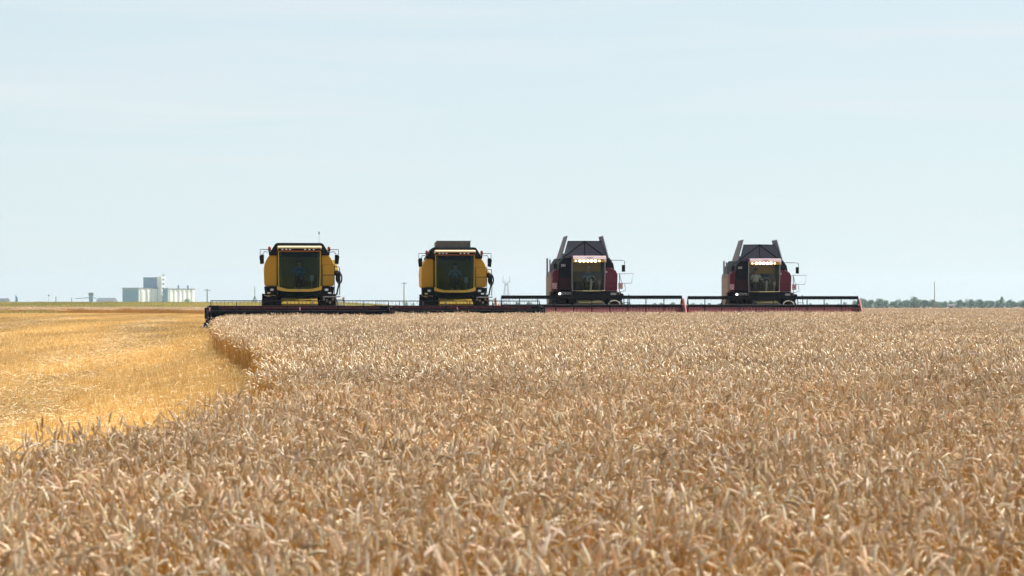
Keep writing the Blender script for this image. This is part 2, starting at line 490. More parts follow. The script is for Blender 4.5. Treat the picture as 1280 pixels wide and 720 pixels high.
def stalk(T, x, y, lod, hmul=1.0):
    H = random.gauss(.67, .05) * hmul
    if random.random() < .1: H *= random.uniform(.75, .92)
    ph = random.uniform(0, 2 * PI); lean = abs(random.gauss(0, .075))
    if random.random() < .06: lean += random.uniform(.15, .4)
    wind = Vector((-.25, -.1, 0))
    d = Vector((math.cos(ph), math.sin(ph), 0)) + wind; d.normalize()
    p0 = Vector((x, y, 0)); p1 = p0 + d * lean * H * .35 + Vector((0, 0, H * .55)); p2 = p0 + d * lean * H + Vector((0, 0, H))
    sc = jit(random.choice(STEMS))
    th = .0019 if lod == 0 else .0024
    ribbon_tube(T, [p0, p1, p2], [th * 1.2, th, th * .8], 3, sc)
    # ear, nodding over from the top of the stem
    L = random.uniform(.058, .084); q_ = random.random(); bend = random.uniform(.1, .8) if q_ < .50 else random.uniform(.8, 1.7) if q_ < .78 else random.uniform(1.7, 2.7)
    neck = random.uniform(.04, .10)
    n = 9 if lod == 0 else 4
    t = (p2 - p1).normalized(); a0 = math.acos(max(-1, min(1, t.z)))
    pts = [p2]; p = p2.copy()
    for i in range(3):
        a = a0 + bend * .5 * (i + 1) / 3; p = p + (d * math.sin(a) + Vector((0, 0, math.cos(a)))) * neck / 3; pts.append(p.copy())
    ribbon_tube(T, pts, [th * .8] * 4, 3, sc)
    ear = [p.copy()]; a = a0 + bend * .5
    for i in range(n):
        a += bend * .5 / n; p = p + (d * math.sin(a) + Vector((0, 0, math.cos(a)))) * L / n; ear.append(p.copy())
    ec = jit(random.choice(EARS), .15)
    W = random.uniform(.0058, .0074)
    if lod == 0:
        tw = random.uniform(0, PI)
        for i in range(n):
            q = (ear[i] + ear[i + 1]) / 2; t = (ear[i + 1] - ear[i]).normalized(); A, B = frame(t)
            s1 = A * math.cos(tw) + B * math.sin(tw); s2 = t.cross(s1)
            f = 1 - .28 * (i / n) ** 2 if i > 0 else .8
            for sg in ((1, -1) if i < n - 1 else (1,)):
                c = q + s1 * sg * W * .55 * f + t * (sg * L / n * .25)
                ax = (t + s1 * sg * .33).normalized(); l = L / n * 1.05
                P = [c - ax * l * .8, c + s1 * W * .62 * f, c + s2 * W * .8 * f, c - s1 * W * .62 * f, c - s2 * W * .8 * f, c + ax * l * 1.15]
                T.add(P, [(0, 2, 1), (0, 3, 2), (0, 4, 3), (0, 1, 4), (5, 1, 2), (5, 2, 3), (5, 3, 4), (5, 4, 1)], jit(ec, .08))
                if random.random() < .5:    # short awn
                    e = c + ax * (l * 1.1 + random.uniform(.006, .016))
                    T.add([c + ax * l * .9 + s2 * .0007, c + ax * l * .9 - s2 * .0007, e], [(0, 1, 2)], jit(ec, .1))
    else:
        ribbon_tube(T, ear, [W * .7, W * 1.3, W * 1.3, W * 1.15, W * .45], 4, ec)
    # dry leaf
    if random.random() < (.28 if lod == 0 else .22):
        zf = random.uniform(.45, .85); b0 = p0.lerp(p2, zf); ph = random.uniform(0, 2 * PI); dd = Vector((math.cos(ph), math.sin(ph), 0))
        Ln = random.uniform(.08, .2); a = random.uniform(.3, .8); pts = [b0]; q = b0.copy(); k = 4 if lod == 0 else 2
        for i in range(k):
            a += random.uniform(.2, .9) * 3 / k * .8; q = q + (dd * math.sin(a) + Vector((0, 0, math.cos(a)))) * Ln / k; pts.append(q.copy())
        sd_ = Vector((-dd.y, dd.x, random.uniform(-.5, .5))) * random.uniform(.002, .0042); P = []
        for i, q in enumerate(pts):
            ww = 1 - (i / k) ** 2 * .9; P += [q + sd_ * ww, q - sd_ * ww]
        T.add(P, [(2 * i, 2 * i + 1, 2 * i + 3, 2 * i + 2) for i in range(k)], jit(random.choice(LEAVES)))

def tuft_coll(name): return bpy.data.collections.new(name)
def wheat_tufts(cname, nvar, size, count, lod):
    c = tuft_coll(cname)
    for i in range(nvar):
        T = Tuft()
        for _ in range(count):
            stalk(T, random.uniform(-.52, .52) * size, random.uniform(-.52, .52) * size, lod)
        T.build('wheat_tuft', M['wheat'], c)
    return c

def straw_tufts(cname, nvar, size, nst, nlit, big=1.0):
    c = tuft_coll(cname)
    for i in range(nvar):
        T = Tuft()
        rows = max(2, round(size / .15))
        for _ in range(nst):
            x = (random.randrange(rows) + .5) / rows * size - size / 2 + random.gauss(0, .015); y = random.uniform(-.5, .5) * size
            h = random.uniform(.07, .17); a = random.uniform(0, 6.28); l = abs(random.gauss(0, .25))
            ribbon_tube(T, [Vector((x, y, 0)), Vector((x + math.cos(a) * l * h, y + math.sin(a) * l * h, h))], [.0024 * big, .0022 * big], 3, jit(random.choice([(.76, .54, .215), (.82, .62, .30), (.67, .455, .165)])))
        for _ in range(nlit):
            x = random.uniform(-.55, .55) * size; y = random.uniform(-.55, .55) * size; L = random.uniform(.06, .3); a = random.uniform(0, 6.28)
            z = abs(random.gauss(.03, .035)) + .004; p = Vector((x, y, z)); dv = Vector((math.cos(a), math.sin(a), random.gauss(0, .22))) * L / 2
            m_ = p + Vector((0, 0, random.uniform(-.01, .02)))
            A = p - dv; B = p + dv; A.z = max(A.z, .004); B.z = max(B.z, .004)
            ribbon_tube(T, [A, m_, B], [.0025 * big] * 3, 3, jit(random.choice([(.78, .58, .28), (.82, .66, .38), (.68, .48, .20), (.54, .37, .17), (.88, .76, .5)])))
        T.build('straw_tuft', M['straw'], c)
    return c

def weed_tufts(cname, nvar, size, count, cols, h0, h1):
    c = tuft_coll(cname)
    for i in range(nvar):
        T = Tuft()
        for _ in range(count):
            x = random.uniform(-.5, .5) * size; y = random.uniform(-.5, .5) * size; h = random.uniform(h0, h1); a = random.uniform(0, 6.28)
            w_ = random.uniform(.01, .035); dx = Vector((math.cos(a) * w_, math.sin(a) * w_, 0)); q = Vector((x + random.gauss(0, .12) * h, y + random.gauss(0, .12) * h, h))
            p = Vector((x, y, 0)); m_ = p.lerp(q, .6)
            T.add([p - dx * .4, p + dx * .4, m_ + dx, m_ - dx, q], [(0, 1, 2, 3), (3, 2, 4)], jit(random.choice(cols), .2))
        T.build('weed_tuft', M['weeds'], c)
    return c

def scatter(name, coll, pts, rot, scl, nvar, label=None):
    """one stuff object: tufts instanced on points that follow the land"""
    pts = np.asarray(pts, np.float32); N = len(pts)
    me = bpy.data.meshes.new(name); me.vertices.add(N); me.vertices.foreach_set('co', pts.reshape(-1))
    a = me.attributes.new('rot', 'FLOAT_VECTOR', 'POINT'); a.data.foreach_set('vector', np.asarray(rot, np.float32).reshape(-1))
    a = me.attributes.new('scl', 'FLOAT_VECTOR', 'POINT'); a.data.foreach_set('vector', np.asarray(scl, np.float32).reshape(-1))
    a = me.attributes.new('idx', 'INT', 'POINT'); a.data.foreach_set('value', rng.integers(0, nvar, N).astype(np.int32))
    o = bpy.data.objects.new(name, me); scene.collection.objects.link(o)
    g = bpy.data.node_groups.new(name + '_nodes', 'GeometryNodeTree')
    g.interface.new_socket('Geometry', in_out='INPUT', socket_type='NodeSocketGeometry')
    g.interface.new_socket('Geometry', in_out='OUTPUT', socket_type='NodeSocketGeometry')
    gi = g.nodes.new('NodeGroupInput'); go = g.nodes.new('NodeGroupOutput')
    ip = g.nodes.new('GeometryNodeInstanceOnPoints'); ci = g.nodes.new('GeometryNodeCollectionInfo')
    ci.inputs['Collection'].default_value = coll; ci.inputs['Separate Children'].default_value = True; ci.inputs['Reset Children'].default_value = True
    ip.inputs['Pick Instance'].default_value = True
    def na(nm, ty):
        k = g.nodes.new('GeometryNodeInputNamedAttribute'); k.data_type = ty; k.inputs['Name'].default_value = nm; return k.outputs['Attribute']
    er = g.nodes.new('FunctionNodeEulerToRotation')
    g.links.new(na('rot', 'FLOAT_VECTOR'), er.inputs[0]); g.links.new(er.outputs[0], ip.inputs['Rotation'])
    g.links.new(na('scl', 'FLOAT_VECTOR'), ip.inputs['Scale']); g.links.new(na('idx', 'INT'), ip.inputs['Instance Index'])
    g.links.new(gi.outputs[0], ip.inputs['Points']); g.links.new(ci.outputs[0], ip.inputs['Instance']); g.links.new(ip.outputs[0], go.inputs[0])
    md = o.modifiers.new('tufts', 'NODES'); md.node_group = g
    tag(o, label, kind='stuff')
    return o

def lf(X, Y, s, seed=0):
    """cheap low-frequency noise"""
    r = np.random.default_rng(seed); v = 0
    for k in range(7):
        a, p = r.uniform(0, 6.28), r.uniform(0, 6.28); f = r.uniform(.5, 1.8) / s
        v = v + np.sin((X * np.cos(a) + Y * np.sin(a)) * f * 6.28 + p)
    return v / 3.7

def cells(x0, x1, y0, y1, s, jitter=.25):
    xs = np.arange(x0, x1, s); ys = np.arange(y0, y1, s)
    X, Y = np.meshgrid(xs, ys); X = X.ravel() + rng.uniform(-jitter, jitter, X.size) * s; Y = Y.ravel() + rng.uniform(-jitter, jitter, Y.size) * s
    return X, Y

# ---- machines: where each header stands (photo column, distance, half width)
HEADS = [(375, 100.0, 3.8), (572.5, 108.0, 3.75), (740, 117.0, 4.5), (966.5, 124.0, 4.45)]
def wheat_mask(X, Y):
    U = X + SLOPE * Y
    edge = EDGE_U + .12 * lf(Y * 0, Y, 9, 3) + np.interp(Y, [24, 30, 41, 45, 50, 56, 80, 95], [-.2, 0, .12, .08, -.2, -.45, -.45, -.3])
    ok = U > edge
    # the near corner of the uncut crop runs out to the left
    ex = np.interp(Y, [0, 9, 12, 14.4, 16.3, 18.9, 22, 25], [-14, -7.5, -4.6, -3.15, -2.72, -2.4, -2.35, -2.2])
    ok = np.where(Y < 24, X > ex + .12 * lf(X * 0, Y, 3, 5), ok)
    uh = [(-.2, 7.6), (7.6, 14.6), (14.6, 23.7), (23.7, 33.8)]
    for (px, D, hw), (a, b) in zip(HEADS, uh):
        Xc = (px - 640) / 3022 * D
        front = D - .15 + SLOPE * (X - Xc)
        ok &= ~((U > a) & (U <= b) & (Y > front))
    ok &= ~((U <= 1.5) & (Y > 99.5))
    return ok

def view(X, Y, m=1.2): return np.abs(X) < Y * .2125 + m

def place_wheat(name, coll, nvar, y0, y1, size, tight=.25, label=None, xext=3):
    hw = y1 * .2125 + xext
    X, Y = cells(-hw, hw, y0, y1, size, tight); k = view(X, Y, xext * .6) & wheat_mask(X, Y); X, Y = X[k], Y[k]; N = len(X)
    til = .09 * lf(X, Y, 2.4, 11); til2 = .09 * lf(X, Y, 2.9, 12)
    rot = np.stack([til + rng.normal(0, .02, N), til2 + rng.normal(0, .02, N), rng.uniform(0, 6.283, N)], -1)
    h = np.interp(Y, [10, 30, 60, 88], [.98, .96, .92, .765]) + .05 * lf(X, Y, 1.8, 13) + rng.normal(0, .03, N)
    sc = np.stack([np.full(N, 1.04), np.full(N, 1.04), h], -1)
    return scatter(name, coll, np.stack([X, Y, gz(X, Y) - .01], -1), rot, sc, nvar, label)

c_near = wheat_tufts('wheat_tufts_near', 8, .4, 60, 0)
c_mid = wheat_tufts('wheat_tufts_mid', 8, .6, 150, 1)
c_far = wheat_tufts('wheat_tufts_far', 5, 1.2, 330, 1)
o = place_wheat('wheat', c_near, 8, 5.5, 27, .4, label='ripe wheat ears in the blurred foreground', xext=2.2)
o = place_wheat('wheat', c_mid, 8, 27, 126, .6, label='ripe standing wheat in front of the harvesters', xext=3)
# beyond the last header: uncut crop to the right of the cut swaths
X, Y = cells(5, 75, 126, 330, 1.2, .25); U = X + SLOPE * Y
k = view(X, Y, 4) & (U > 33.8); X, Y = X[k], Y[k]; N = len(X)
scatter('wheat', c_far, np.stack([X, Y, gz(X, Y)], -1), np.stack([X * 0, X * 0, rng.uniform(0, 6.28, N)], -1), np.stack([X * 0 + 1, X * 0 + 1, rng.normal(.80, .03, N)], -1), 5, 'ripe wheat reaching back to the distant trees')
# brown uncut strip at the far end of the stubble
X, Y = cells(-72, -9, 189, 216, 1.2, .25); N = len(X)
scatter('wheat', c_far, np.stack([X, Y, gz(X, Y)], -1), np.stack([X * 0, X * 0, rng.uniform(0, 6.28, N)], -1), np.stack([X * 0 + 1, X * 0 + 1, rng.normal(.62, .05, N)], -1), 5, 'brown strip of standing crop across the far end of the stubble')

# stubble
def place_straw(name, coll, nvar, y0, y1, size, label, keep=1.0, zsc=1.0):
    X, Y = cells(-(y1 * .2125 + 2), 4, y0, y1, size, .1)
    k = view(X, Y, 1.5) & ~wheat_mask(X, Y - .1) & (X + SLOPE * Y < (4 if y1 < 101 else 33)) & (rng.random(len(X)) < keep)
    X, Y = X[k], Y[k]; N = len(X)
    rz = -math.atan(SLOPE) * -1 + rng.integers(0, 2, N) * PI + rng.normal(0, .04, N)
    return scatter(name, coll, np.stack([X, Y, gz(X, Y)], -1), np.stack([X * 0, X * 0, rz], -1), np.stack([X * 0 + 1.02, X * 0 + 1.02, rng.uniform(.85, 1.15, N) * zsc], -1), nvar, label)
s_near = straw_tufts('straw_tufts_near', 7, .5, 95, 38)
s_far = straw_tufts('straw_tufts_far', 5, 1.1, 240, 120, 1.5)
place_straw('stubble', s_near, 7, 15, 62, .5, 'golden cut stubble beside the standing wheat')
place_straw('stubble', s_far, 5, 62, 188.5, 1.1, 'golden cut stubble stretching back to the brown strip')
# chaff rows the machines left: thick lying straw in bands along the driving direction
c_row = straw_tufts('windrow_tufts', 5, .6, 6, 170, 1.1)
X, Y = cells(-34, 2, 20, 150, .5, .4); U = X + SLOPE * Y
d1 = np.minimum.reduce([np.abs(U - c - .35 * lf(Y * 0, Y, 30, int(70 - c))) for c in (-2.6, -8.8, -15.5, -22.5)])
k = view(X, Y, 1.5) & ~wheat_mask(X, Y) & (U < 1.0) & (rng.random(len(X)) < np.exp(-(d1 / .75) ** 2) * (.55 + .45 * lf(X, Y, 7, 21)))
X, Y = X[k], Y[k]; N = len(X)
scatter('loose_straw', c_row, np.stack([X, Y, gz(X, Y) + .02], -1), np.stack([X * 0, X * 0, rng.uniform(0, 6.28, N)], -1), np.stack([X * 0 + 1, X * 0 + 1, rng.uniform(.8, 1.6, N)], -1), 5, 'pale rows of loose straw lying on the stubble')

# green verge behind the stubble
GR = [(.33, .32, .09), (.42, .38, .13), (.25, .28, .09), (.50, .44, .20), (.42, .31, .17)]
c_weed = weed_tufts('weed_tufts', 5, 1.6, 150, GR, .12, .42)
X, Y = cells(-98, -6, 217, 420, 1.7, .4); k = view(X, Y, 4); X, Y = X[k], Y[k]; N = len(X)
scatter('weeds', c_weed, np.stack([X, Y, gz(X, Y)], -1), np.stack([X * 0, X * 0, rng.uniform(0, 6.28, N)], -1), np.stack([X * 0 + 1, X * 0 + 1, rng.uniform(.6, 1.3, N)], -1), 5, 'green and yellow weeds along the field edge')
X, Y = cells(-46, -35, 185, 190, 1.3, .6); N = len(X)
scatter('weeds', c_weed, np.stack([X, Y, gz(X, Y)], -1), np.stack([X * 0, X * 0, rng.uniform(0, 6.28, N)], -1), np.stack([X * 0 + 1, X * 0 + 1, rng.uniform(.5, 1.1, N)], -1), 5, 'green weeds at the left foot of the brown strip')

# ------------------------------------------------------------------ harvesters
def make_wheel(parent, x, y, r, wdt, side, rimmat):
    p = [(-wdt / 2 + .03, r * .55), (-wdt / 2, r * .70), (-wdt / 2 + .02, r * .90), (-wdt / 2 + .08, r * .965), (wdt / 2 - .08, r * .965), (wdt / 2 - .02, r * .90), (wdt / 2, r * .70), (wdt / 2 - .03, r * .55)]
    b = MB().lathe_x(p, (0, 0, 0), 40)
    for k in range(22):
        for s_ in (-1, 1):
            a = 2 * PI * (k + (.5 if s_ > 0 else 0)) / 22
            c = Vector((s_ * wdt * .23, math.cos(a) * r * .975, math.sin(a) * r * .975))
            b.box(c, (wdt * .5, .05, .06), (a - PI / 2, 0, 0)) if False else b.add(
                [c + Matrix.Rotation(a, 3, 'X') @ Matrix.Rotation(s_ * .55, 3, 'Y').to_3x3() @ Vector((0, 0, 0)) + q for q in
                 [Matrix.Rotation(a, 3, 'X') @ Vector((i * wdt * .26, j * .028, l * .03 + (i * s_) * .09)) for i in (-1, 1) for j in (-1, 1) for l in (-1, 1)]],
                [(0, 1, 3, 2), (4, 6, 7, 5), (0, 4, 5, 1), (2, 3, 7, 6), (0, 2, 6, 4), (1, 5, 7, 3)])
    w_ = b.build('wheel', M['rubber'], parent); w_.location = (x, y, r)
    q = [(-.10, r * .10), (-.06, r * .12), (0, r * .3), (.02, r * .46), (wdt * .3, r * .56), (wdt * .3 + .02, r * .58)]
    rr = MB().lathe_x([(side * a, b_) for a, b_ in q], (side * wdt * .12, 0, 0), 28)
    for k in range(8):
        a = k * PI / 4; rr.box((side * (wdt * .12 + .01), math.cos(a) * r * .2, math.sin(a) * r * .2), (.08, .04, .04))
    rr.build('rim', rimmat, w_)
    return w_

def make_header(parent, hw, red):
    """cutting table with reel, auger and dividers; the knife runs at y = -3"""
    yb = -1.75
    bm_ = M['header_red'] if red else M['blackmatt']
    h = MB()
    if red:
        h.prismx([(yb - .35, .22), (yb + .06, .97), (yb + .10, .97), (yb - .29, .22)], -hw, hw)
    else:
        h.b2(-hw, hw, yb, yb + .06, .10, .90)
    h.prismx([(yb, .16), (yb, .20), (-2.9, .12), (-2.98, .08)], -hw, hw)
    hd = h.build('header', bm_, parent, bevel=.008)
    b = MB(); b.b2(-hw, hw, yb - .06, yb + .16, .89, 1.04) if not red else b.b2(-hw, hw, yb + .05, yb + .14, .975, 1.01)
    for k in range(int(hw * 2 / .9) + 1):
        x = -hw + .3 + k * .9
        if x < hw: b.b2(x, x + .06, yb + .06, yb + .14, .2, .86)
    b.build('top_beam', M['maroon_beam'] if not red else M['black'], hd, bevel=.015)
    # knife and guards
    kb = MB().b2(-hw, hw, -3.06, -2.98, .06, .10)
    for k in range(int(hw * 2 / .15)):
        x = -hw + .08 + k * .15
        kb.prismx([(-3.20, .08), (-3.05, .105), (-3.05, .055)], x - .015, x + .015)
    kb.build('knife_bar', M['lightmetal'], hd)
    # auger with flighting
    a = MB().lathe_x([(-hw + .08, .13), (hw - .08, .13)], (0, -2.15, .46), 20)
    n = 28
    for sgn in (-1, 1):
        L = hw - .8; turns = L / .55; st = int(turns * n); P = []; F = []
        for i in range(st + 1):
            t_ = i / st; x = sgn * (hw - .12 - t_ * L); an = -sgn * t_ * turns * 2 * PI
            for r_ in (.13, .27):
                P.append((x, -2.15 + r_ * math.cos(an), .46 + r_ * math.sin(an)))
                P.append((x + .008, -2.15 + r_ * math.cos(an), .46 + r_ * math.sin(an)))
        for i in range(st):
            o_ = i * 4; F += [(o_, o_ + 2, o_ + 6, o_ + 4), (o_ + 1, o_ + 5, o_ + 7, o_ + 3), (o_ + 2, o_ + 3, o_ + 7, o_ + 6)]
        a.add(P, F)
    a.build('auger', M['maroon_beam'] if red else M['blackmatt'], hd)
    # end walls and dividers
    for sgn in (-1, 1):
        x0 = sgn * hw
        d = MB()
        d.prismx([(yb + .1, .06), (yb + .1, 1.02), (-2.35, .98), (-3.0, .62 if red else .86), (-3.45, .30), (-3.9, .10), (-3.3, .05)], min(x0, x0 + sgn * .07), max(x0, x0 + sgn * .07))
        d.prismx([(-3.0, .35), (-3.55, .26), (-4.1, .12), (-3.1, .06)], min(x0, x0 + sgn * .16), max(x0, x0 + sgn * .16)) 
        if red: d.prismx([(-1.72, .9), (-1.72, 1.25), (-2.1, 1.42), (-2.3, 1.38), (-2.75, .95), (-3.3, .35), (-2.4, .5)], min(x0 + sgn * .06, x0 + sgn * .12), max(x0 + sgn * .06, x0 + sgn * .12))
        if not red:
            d.b2(x0, x0 + sgn * .14, -2.9, yb, .5, .96)
            d.b2(x0 - sgn * .42, x0, yb - .08, yb + .10, .06, 1.05)
            d.b2(x0, x0 + sgn * .10, -3.0, yb + .08, .05, .55)
        d.build('crop_divider', M['pink'] if red else M['black'], hd, bevel=.01)
    # reel
    if red: rc, rr, nb, ph = (-2.95, 1.03), .43, 4, PI / 2
    else: rc, rr, nb, ph = (-2.95, .80), .44, 6, PI / 2
    e = hw - .12
    tb = MB().lathe_x([(-e, .05 if not red else .075), (e, .05 if not red else .075)], (0, rc[0], rc[1]), 14)
    tb.build('reel_tube', M['black'], hd)
    sp = .87 if red else 1.0
    ns = int(round(2 * e / sp))
    for i in range(ns + 1):
        x = -e + i * 2 * e / ns; s_ = MB()
        for k in range(nb):
            a_ = ph + k * 2 * PI / nb; p = (x, rc[0] + math.cos(a_) * rr, rc[1] + math.sin(a_) * rr)
            s_.tube([(x, rc[0], rc[1]), p], .025 if red else .016, 6)
            a2 = ph + (k + 1) * 2 * PI / nb
            if not red or i in (0, ns): s_.tube([p, (x, rc[0] + math.cos(a2) * rr, rc[1] + math.sin(a2) * rr)], .013, 5)
        s_.build('reel_spider', M['black'], hd)
    for k in range(nb):
        a_ = ph + k * 2 * PI / nb; y, z = rc[0] + math.cos(a_) * rr, rc[1] + math.sin(a_) * rr
        bt = MB()
        if red:
            if k == 0: bt.b2(-e, e, y - .05, y + .03, z - .10, z + .07)
            else: bt.b2(-e, e, y - .03, y + .03, z - .03, z + .03)
        else: bt.tube([(-e, y, z), (e, y, z)], .022, 6)
        for j in range(int(2 * e / .16)):
            x = -e + .08 + j * .16
            bt.tube([(x, y, z), (x, y + .03, z - .16 if k else z - .12), (x, y + .09, z - .24 if k else z - .15)], .006, 4, caps=False)
        bt.build('reel_bat', M['black'], hd)
    for x in (-e - .07, 0, e + .07):
        MB().tube([(x, yb + .1, .98), (x, -2.3, rc[1] + .08), (x, rc[0], rc[1])], .035, 6).build('reel_arm', M['maroon_beam'] if not red else M['pink'] if x else M['black'], hd)
    return hd

def cab_front(x, bulge, y0, y1, z0, z1):
    def fn(u, v):
        X = (u * 2 - 1) * x * (.97 + .03 * v); b = bulge * (1 - (u * 2 - 1) ** 2)
        return (X, y0 - b + (y1 - y0) * v - .05 * math.sin(PI * v), z0 + (z1 - z0) * v)
    return fn

def ladder(parent, x0, x1, y, ztop, zbot, m, n=6, tilt=.2):
    b = MB()
    for s_ in (x0, x1): b.tube([(s_, y, ztop), (s_ + tilt, y - .05, zbot)], .022, 6)
    for k in range(n):
        t = (k + .5) / n; b.box(((x0 + x1) / 2 + tilt * t, y - .05 * t, ztop + (zbot - ztop) * t), (abs(x1 - x0), .12, .03))
    return b.build('ladder', m, parent)

def text_mesh(txt, size, m, loc, parent, name='lettering'):
    cu = bpy.data.curves.new('lettering', 'FONT'); cu.body = txt; cu.size = size; cu.extrude = .004; cu.align_x = 'CENTER'; cu.align_y = 'CENTER'
    t = bpy.data.objects.new('lettering_source', cu)
    me = bpy.data.meshes.new_from_object(t); bpy.data.objects.remove(t)
    me.materials.clear(); me.materials.append(m)
    o_ = bpy.data.objects.new(name, me); scene.collection.objects.link(o_); o_.parent = parent
    o_.location = loc; o_.rotation_euler = (PI / 2, 0, 0)
    return o_

def make_yellow():
    r = empty('combine_harvester')
    Y = M['yellow']
    # rear body
    b = MB()
    b.prismx([(1.0, 1.45), (1.0, 3.15), (4.2, 3.2), (6.6, 2.9), (7.4, 2.3), (7.4, 1.2), (5.6, .95), (2.0, 1.1)], -1.30, 1.30)
    b.build('body', M['yellow_dark'], r, bevel=.04)
    for s in (-1, 1):
        p = [(.96 * s, 1.88), (1.44 * s, 1.88), (1.50 * s, 1.95), (1.52 * s, 2.55), (1.49 * s, 2.82), (1.38 * s, 3.06), (1.26 * s, 3.22), (.96 * s, 3.22)]
        MB().prism(p, .85, 4.6).build('side_panel', Y, r, bevel=.03)
        q = MB().prism([(.93 * s, 1.52), (1.46 * s, 1.52), (1.50 * s, 1.86), (.93 * s, 1.86)], .55, 1.4)
        bk = q.build('lamp_housing', M['blackmatt'], r, bevel=.02)
        MB().lens_y((1.16 * s, .545, 1.72), .085, .055, .02).build('headlight', M['lamp_off'], bk)
        MB().b2(1.30 * s - .07, 1.30 * s + .07, .52, .56, 1.55, 1.62).build('indicator', M['cream'] if s < 0 else M['lamp_off'], bk)
    # trim strip on the left panel bottom
    MB().b2(-1.50, -.98, .80, .88, 1.42, 1.50).build('step_strip', M['cream'], r, bevel=.01)
    # grain tank hood
    MB().prism([(-1.30, 3.2), (-1.26, 3.32), (-1.02, 3.70), (-.92, 3.735), (.92, 3.735), (1.02, 3.70), (1.26, 3.32), (1.30, 3.2)], .70, 4.2).build('grain_tank', M['black'], r, bevel=.03)
    # cab
    c = MB()
    c.b2(-.88, .88, -.12, 1.45, 1.40, 1.70)      # floor box
    c.b2(-.86, .86, 1.38, 1.46, 1.70, 3.36)      # back wall
    cab = c.build('cab', M['interior'], r, bevel=.02)
    gl = MB().grid(cab_front(.84, .24, -.12, -.06, 1.74, 3.36), 12, 8)
    gl.build('windscreen', M['glass'], cab, smooth_=True)
    for s in (-1, 1):
        MB().add([(.84 * s, 0, 1.74), (.86 * s, -.1, 3.36), (.86 * s, 1.36, 3.36), (.84 * s, 1.36, 1.74)], [(0, 1, 2, 3)]).build('side_window', M['glass'], cab)
        MB().tube([(.865 * s, 0, 1.72), (.885 * s, -.03, 2.5), (.885 * s, -.12, 3.36)], .024, 6).build('cab_pillar', M['yellowcream'], cab)
    # curved cream bumper below the windscreen
    n = 14; P = []
    top, bot = [], []
    for i in range(n + 1):
        x = -.95 + 1.9 * i / n; k = (x / .95) ** 4
        top.append((x, 1.755 + .13 * k)); bot.append((x, 1.635 + .09 * k))
    bb = MB()
    for i in range(n):
        (xa, za), (xb, zb) = top[i], top[i + 1]; (_, ya), (_, yb) = bot[i], bot[i + 1]
        f = lambda x: -.22 * (1 - (x / .95) ** 2) - .10
        P += [(xa, f(xa), ya), (xb, f(xb), yb), (xb, f(xb), zb), (xa, f(xa), za), (xa, f(xa) + .22, ya), (xb, f(xb) + .22, yb), (xb, f(xb) + .22, zb), (xa, f(xa) + .22, za)]
    bb.add(P, [tuple(j + 8 * i for j in q) for i in range(n) for q in ((0, 1, 2, 3), (5, 4, 7, 6), (3, 2, 6, 7), (0, 4, 5, 1))])
    bb.build('bumper', M['yellowcream'], cab, recalc=True)
    MB().lens_y((-.02, -.33, 1.70), .05, .03, .01).build('badge', M['lightmetal'], cab)
    # roof with light bar
    rf = MB().prismx([(-.40, 3.47), (-.47, 3.49), (-.42, 3.555), (-.30, 3.58), (1.5, 3.58), (1.5, 3.42), (-.2, 3.42)], -.93, .93).build('roof', M['cream'], r, bevel=.03)
    MB().b2(-.90, .90, -.34, 1.4, 3.335, 3.383).build('light_bar', M['orange'], rf, bevel=.01)
    MB().b2(-.90, .90, -.40, -.28, 3.385, 3.468).build('lamp_recess', M['blackmatt'], rf)
    for x in (-.72, -.56, -.40, .24, .42, .60):
        MB().lens_y((x, -.403, 3.427), .045, .032, .015, 10).build('work_lamp', M['lamp_off'], rf)
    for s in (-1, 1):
        MB().b2(.60 * s, .68 * s, 1.30, 1.375, 1.75, 3.3).build('rear_reflection_strip', M['reflection_green'], cab)  # added strip imitating the light reflected at the window edges
        MB().tube([(.76 * s, .12, 1.76), (.79 * s, .10, 2.5), (.78 * s, .06, 3.32)], .028, 6).build('side_reflection_strip', M['reflection_green'], cab)  # another added reflection strip, nearer the windscreen
    # inside
    MB().b2(-.25, .25, .75, 1.2, 2.02, 2.14).b2(-.25, .25, 1.14, 1.26, 2.1, 2.75).build('driver_seat', M['seat'], cab, bevel=.04)
    sw = MB(); ring = [(.2 * math.cos(a), .32 + .09 * math.sin(a), 2.42 + .17 * math.sin(a)) for a in np.linspace(0, 2 * PI, 17)]
    sw.tube(ring, .016, 6).tube([(0, .30, 2.40), (0, .12, 1.70)], .045, 8).build('steering_wheel', M['blackmatt'], cab)
    MB().b2(.45, .62, .35, .42, 2.1, 2.35).tube([(.53, .4, 1.7), (.53, .4, 2.1)], .02, 6).build('monitor', M['lightmetal'], cab)
    # underbody, feeder house
    MB().b2(-.92, .92, .3, 1.2, 1.36, 1.40).b2(-.84, .84, .2, 3.0, 1.0, 1.30).b2(-1.3, 1.3, 1.0, 1.3, .65, .9).build('axle_frame', M['blackmatt'], r)
    fh = MB().prismx([(.9, 1.50), (-1.68, 1.12), (-1.68, .45), (.9, .7)], -.76, .76)
    for z_ in (-.5, 0, .5): fh.prismx([(.3, 1.435), (-1.6, 1.155), (-1.6, 1.12), (.3, 1.40)], z_ - .03, z_ + .03)
    fh.build('feeder_house', M['yellow_dark'], r, bevel=.02)
    # wheels
    for s in (-1, 1):
        make_wheel(r, 1.20 * s, 1.15, .77, .80, s, M['cream'])
        make_wheel(r, 1.15 * s, 5.6, .56, .42, s, M['cream'])
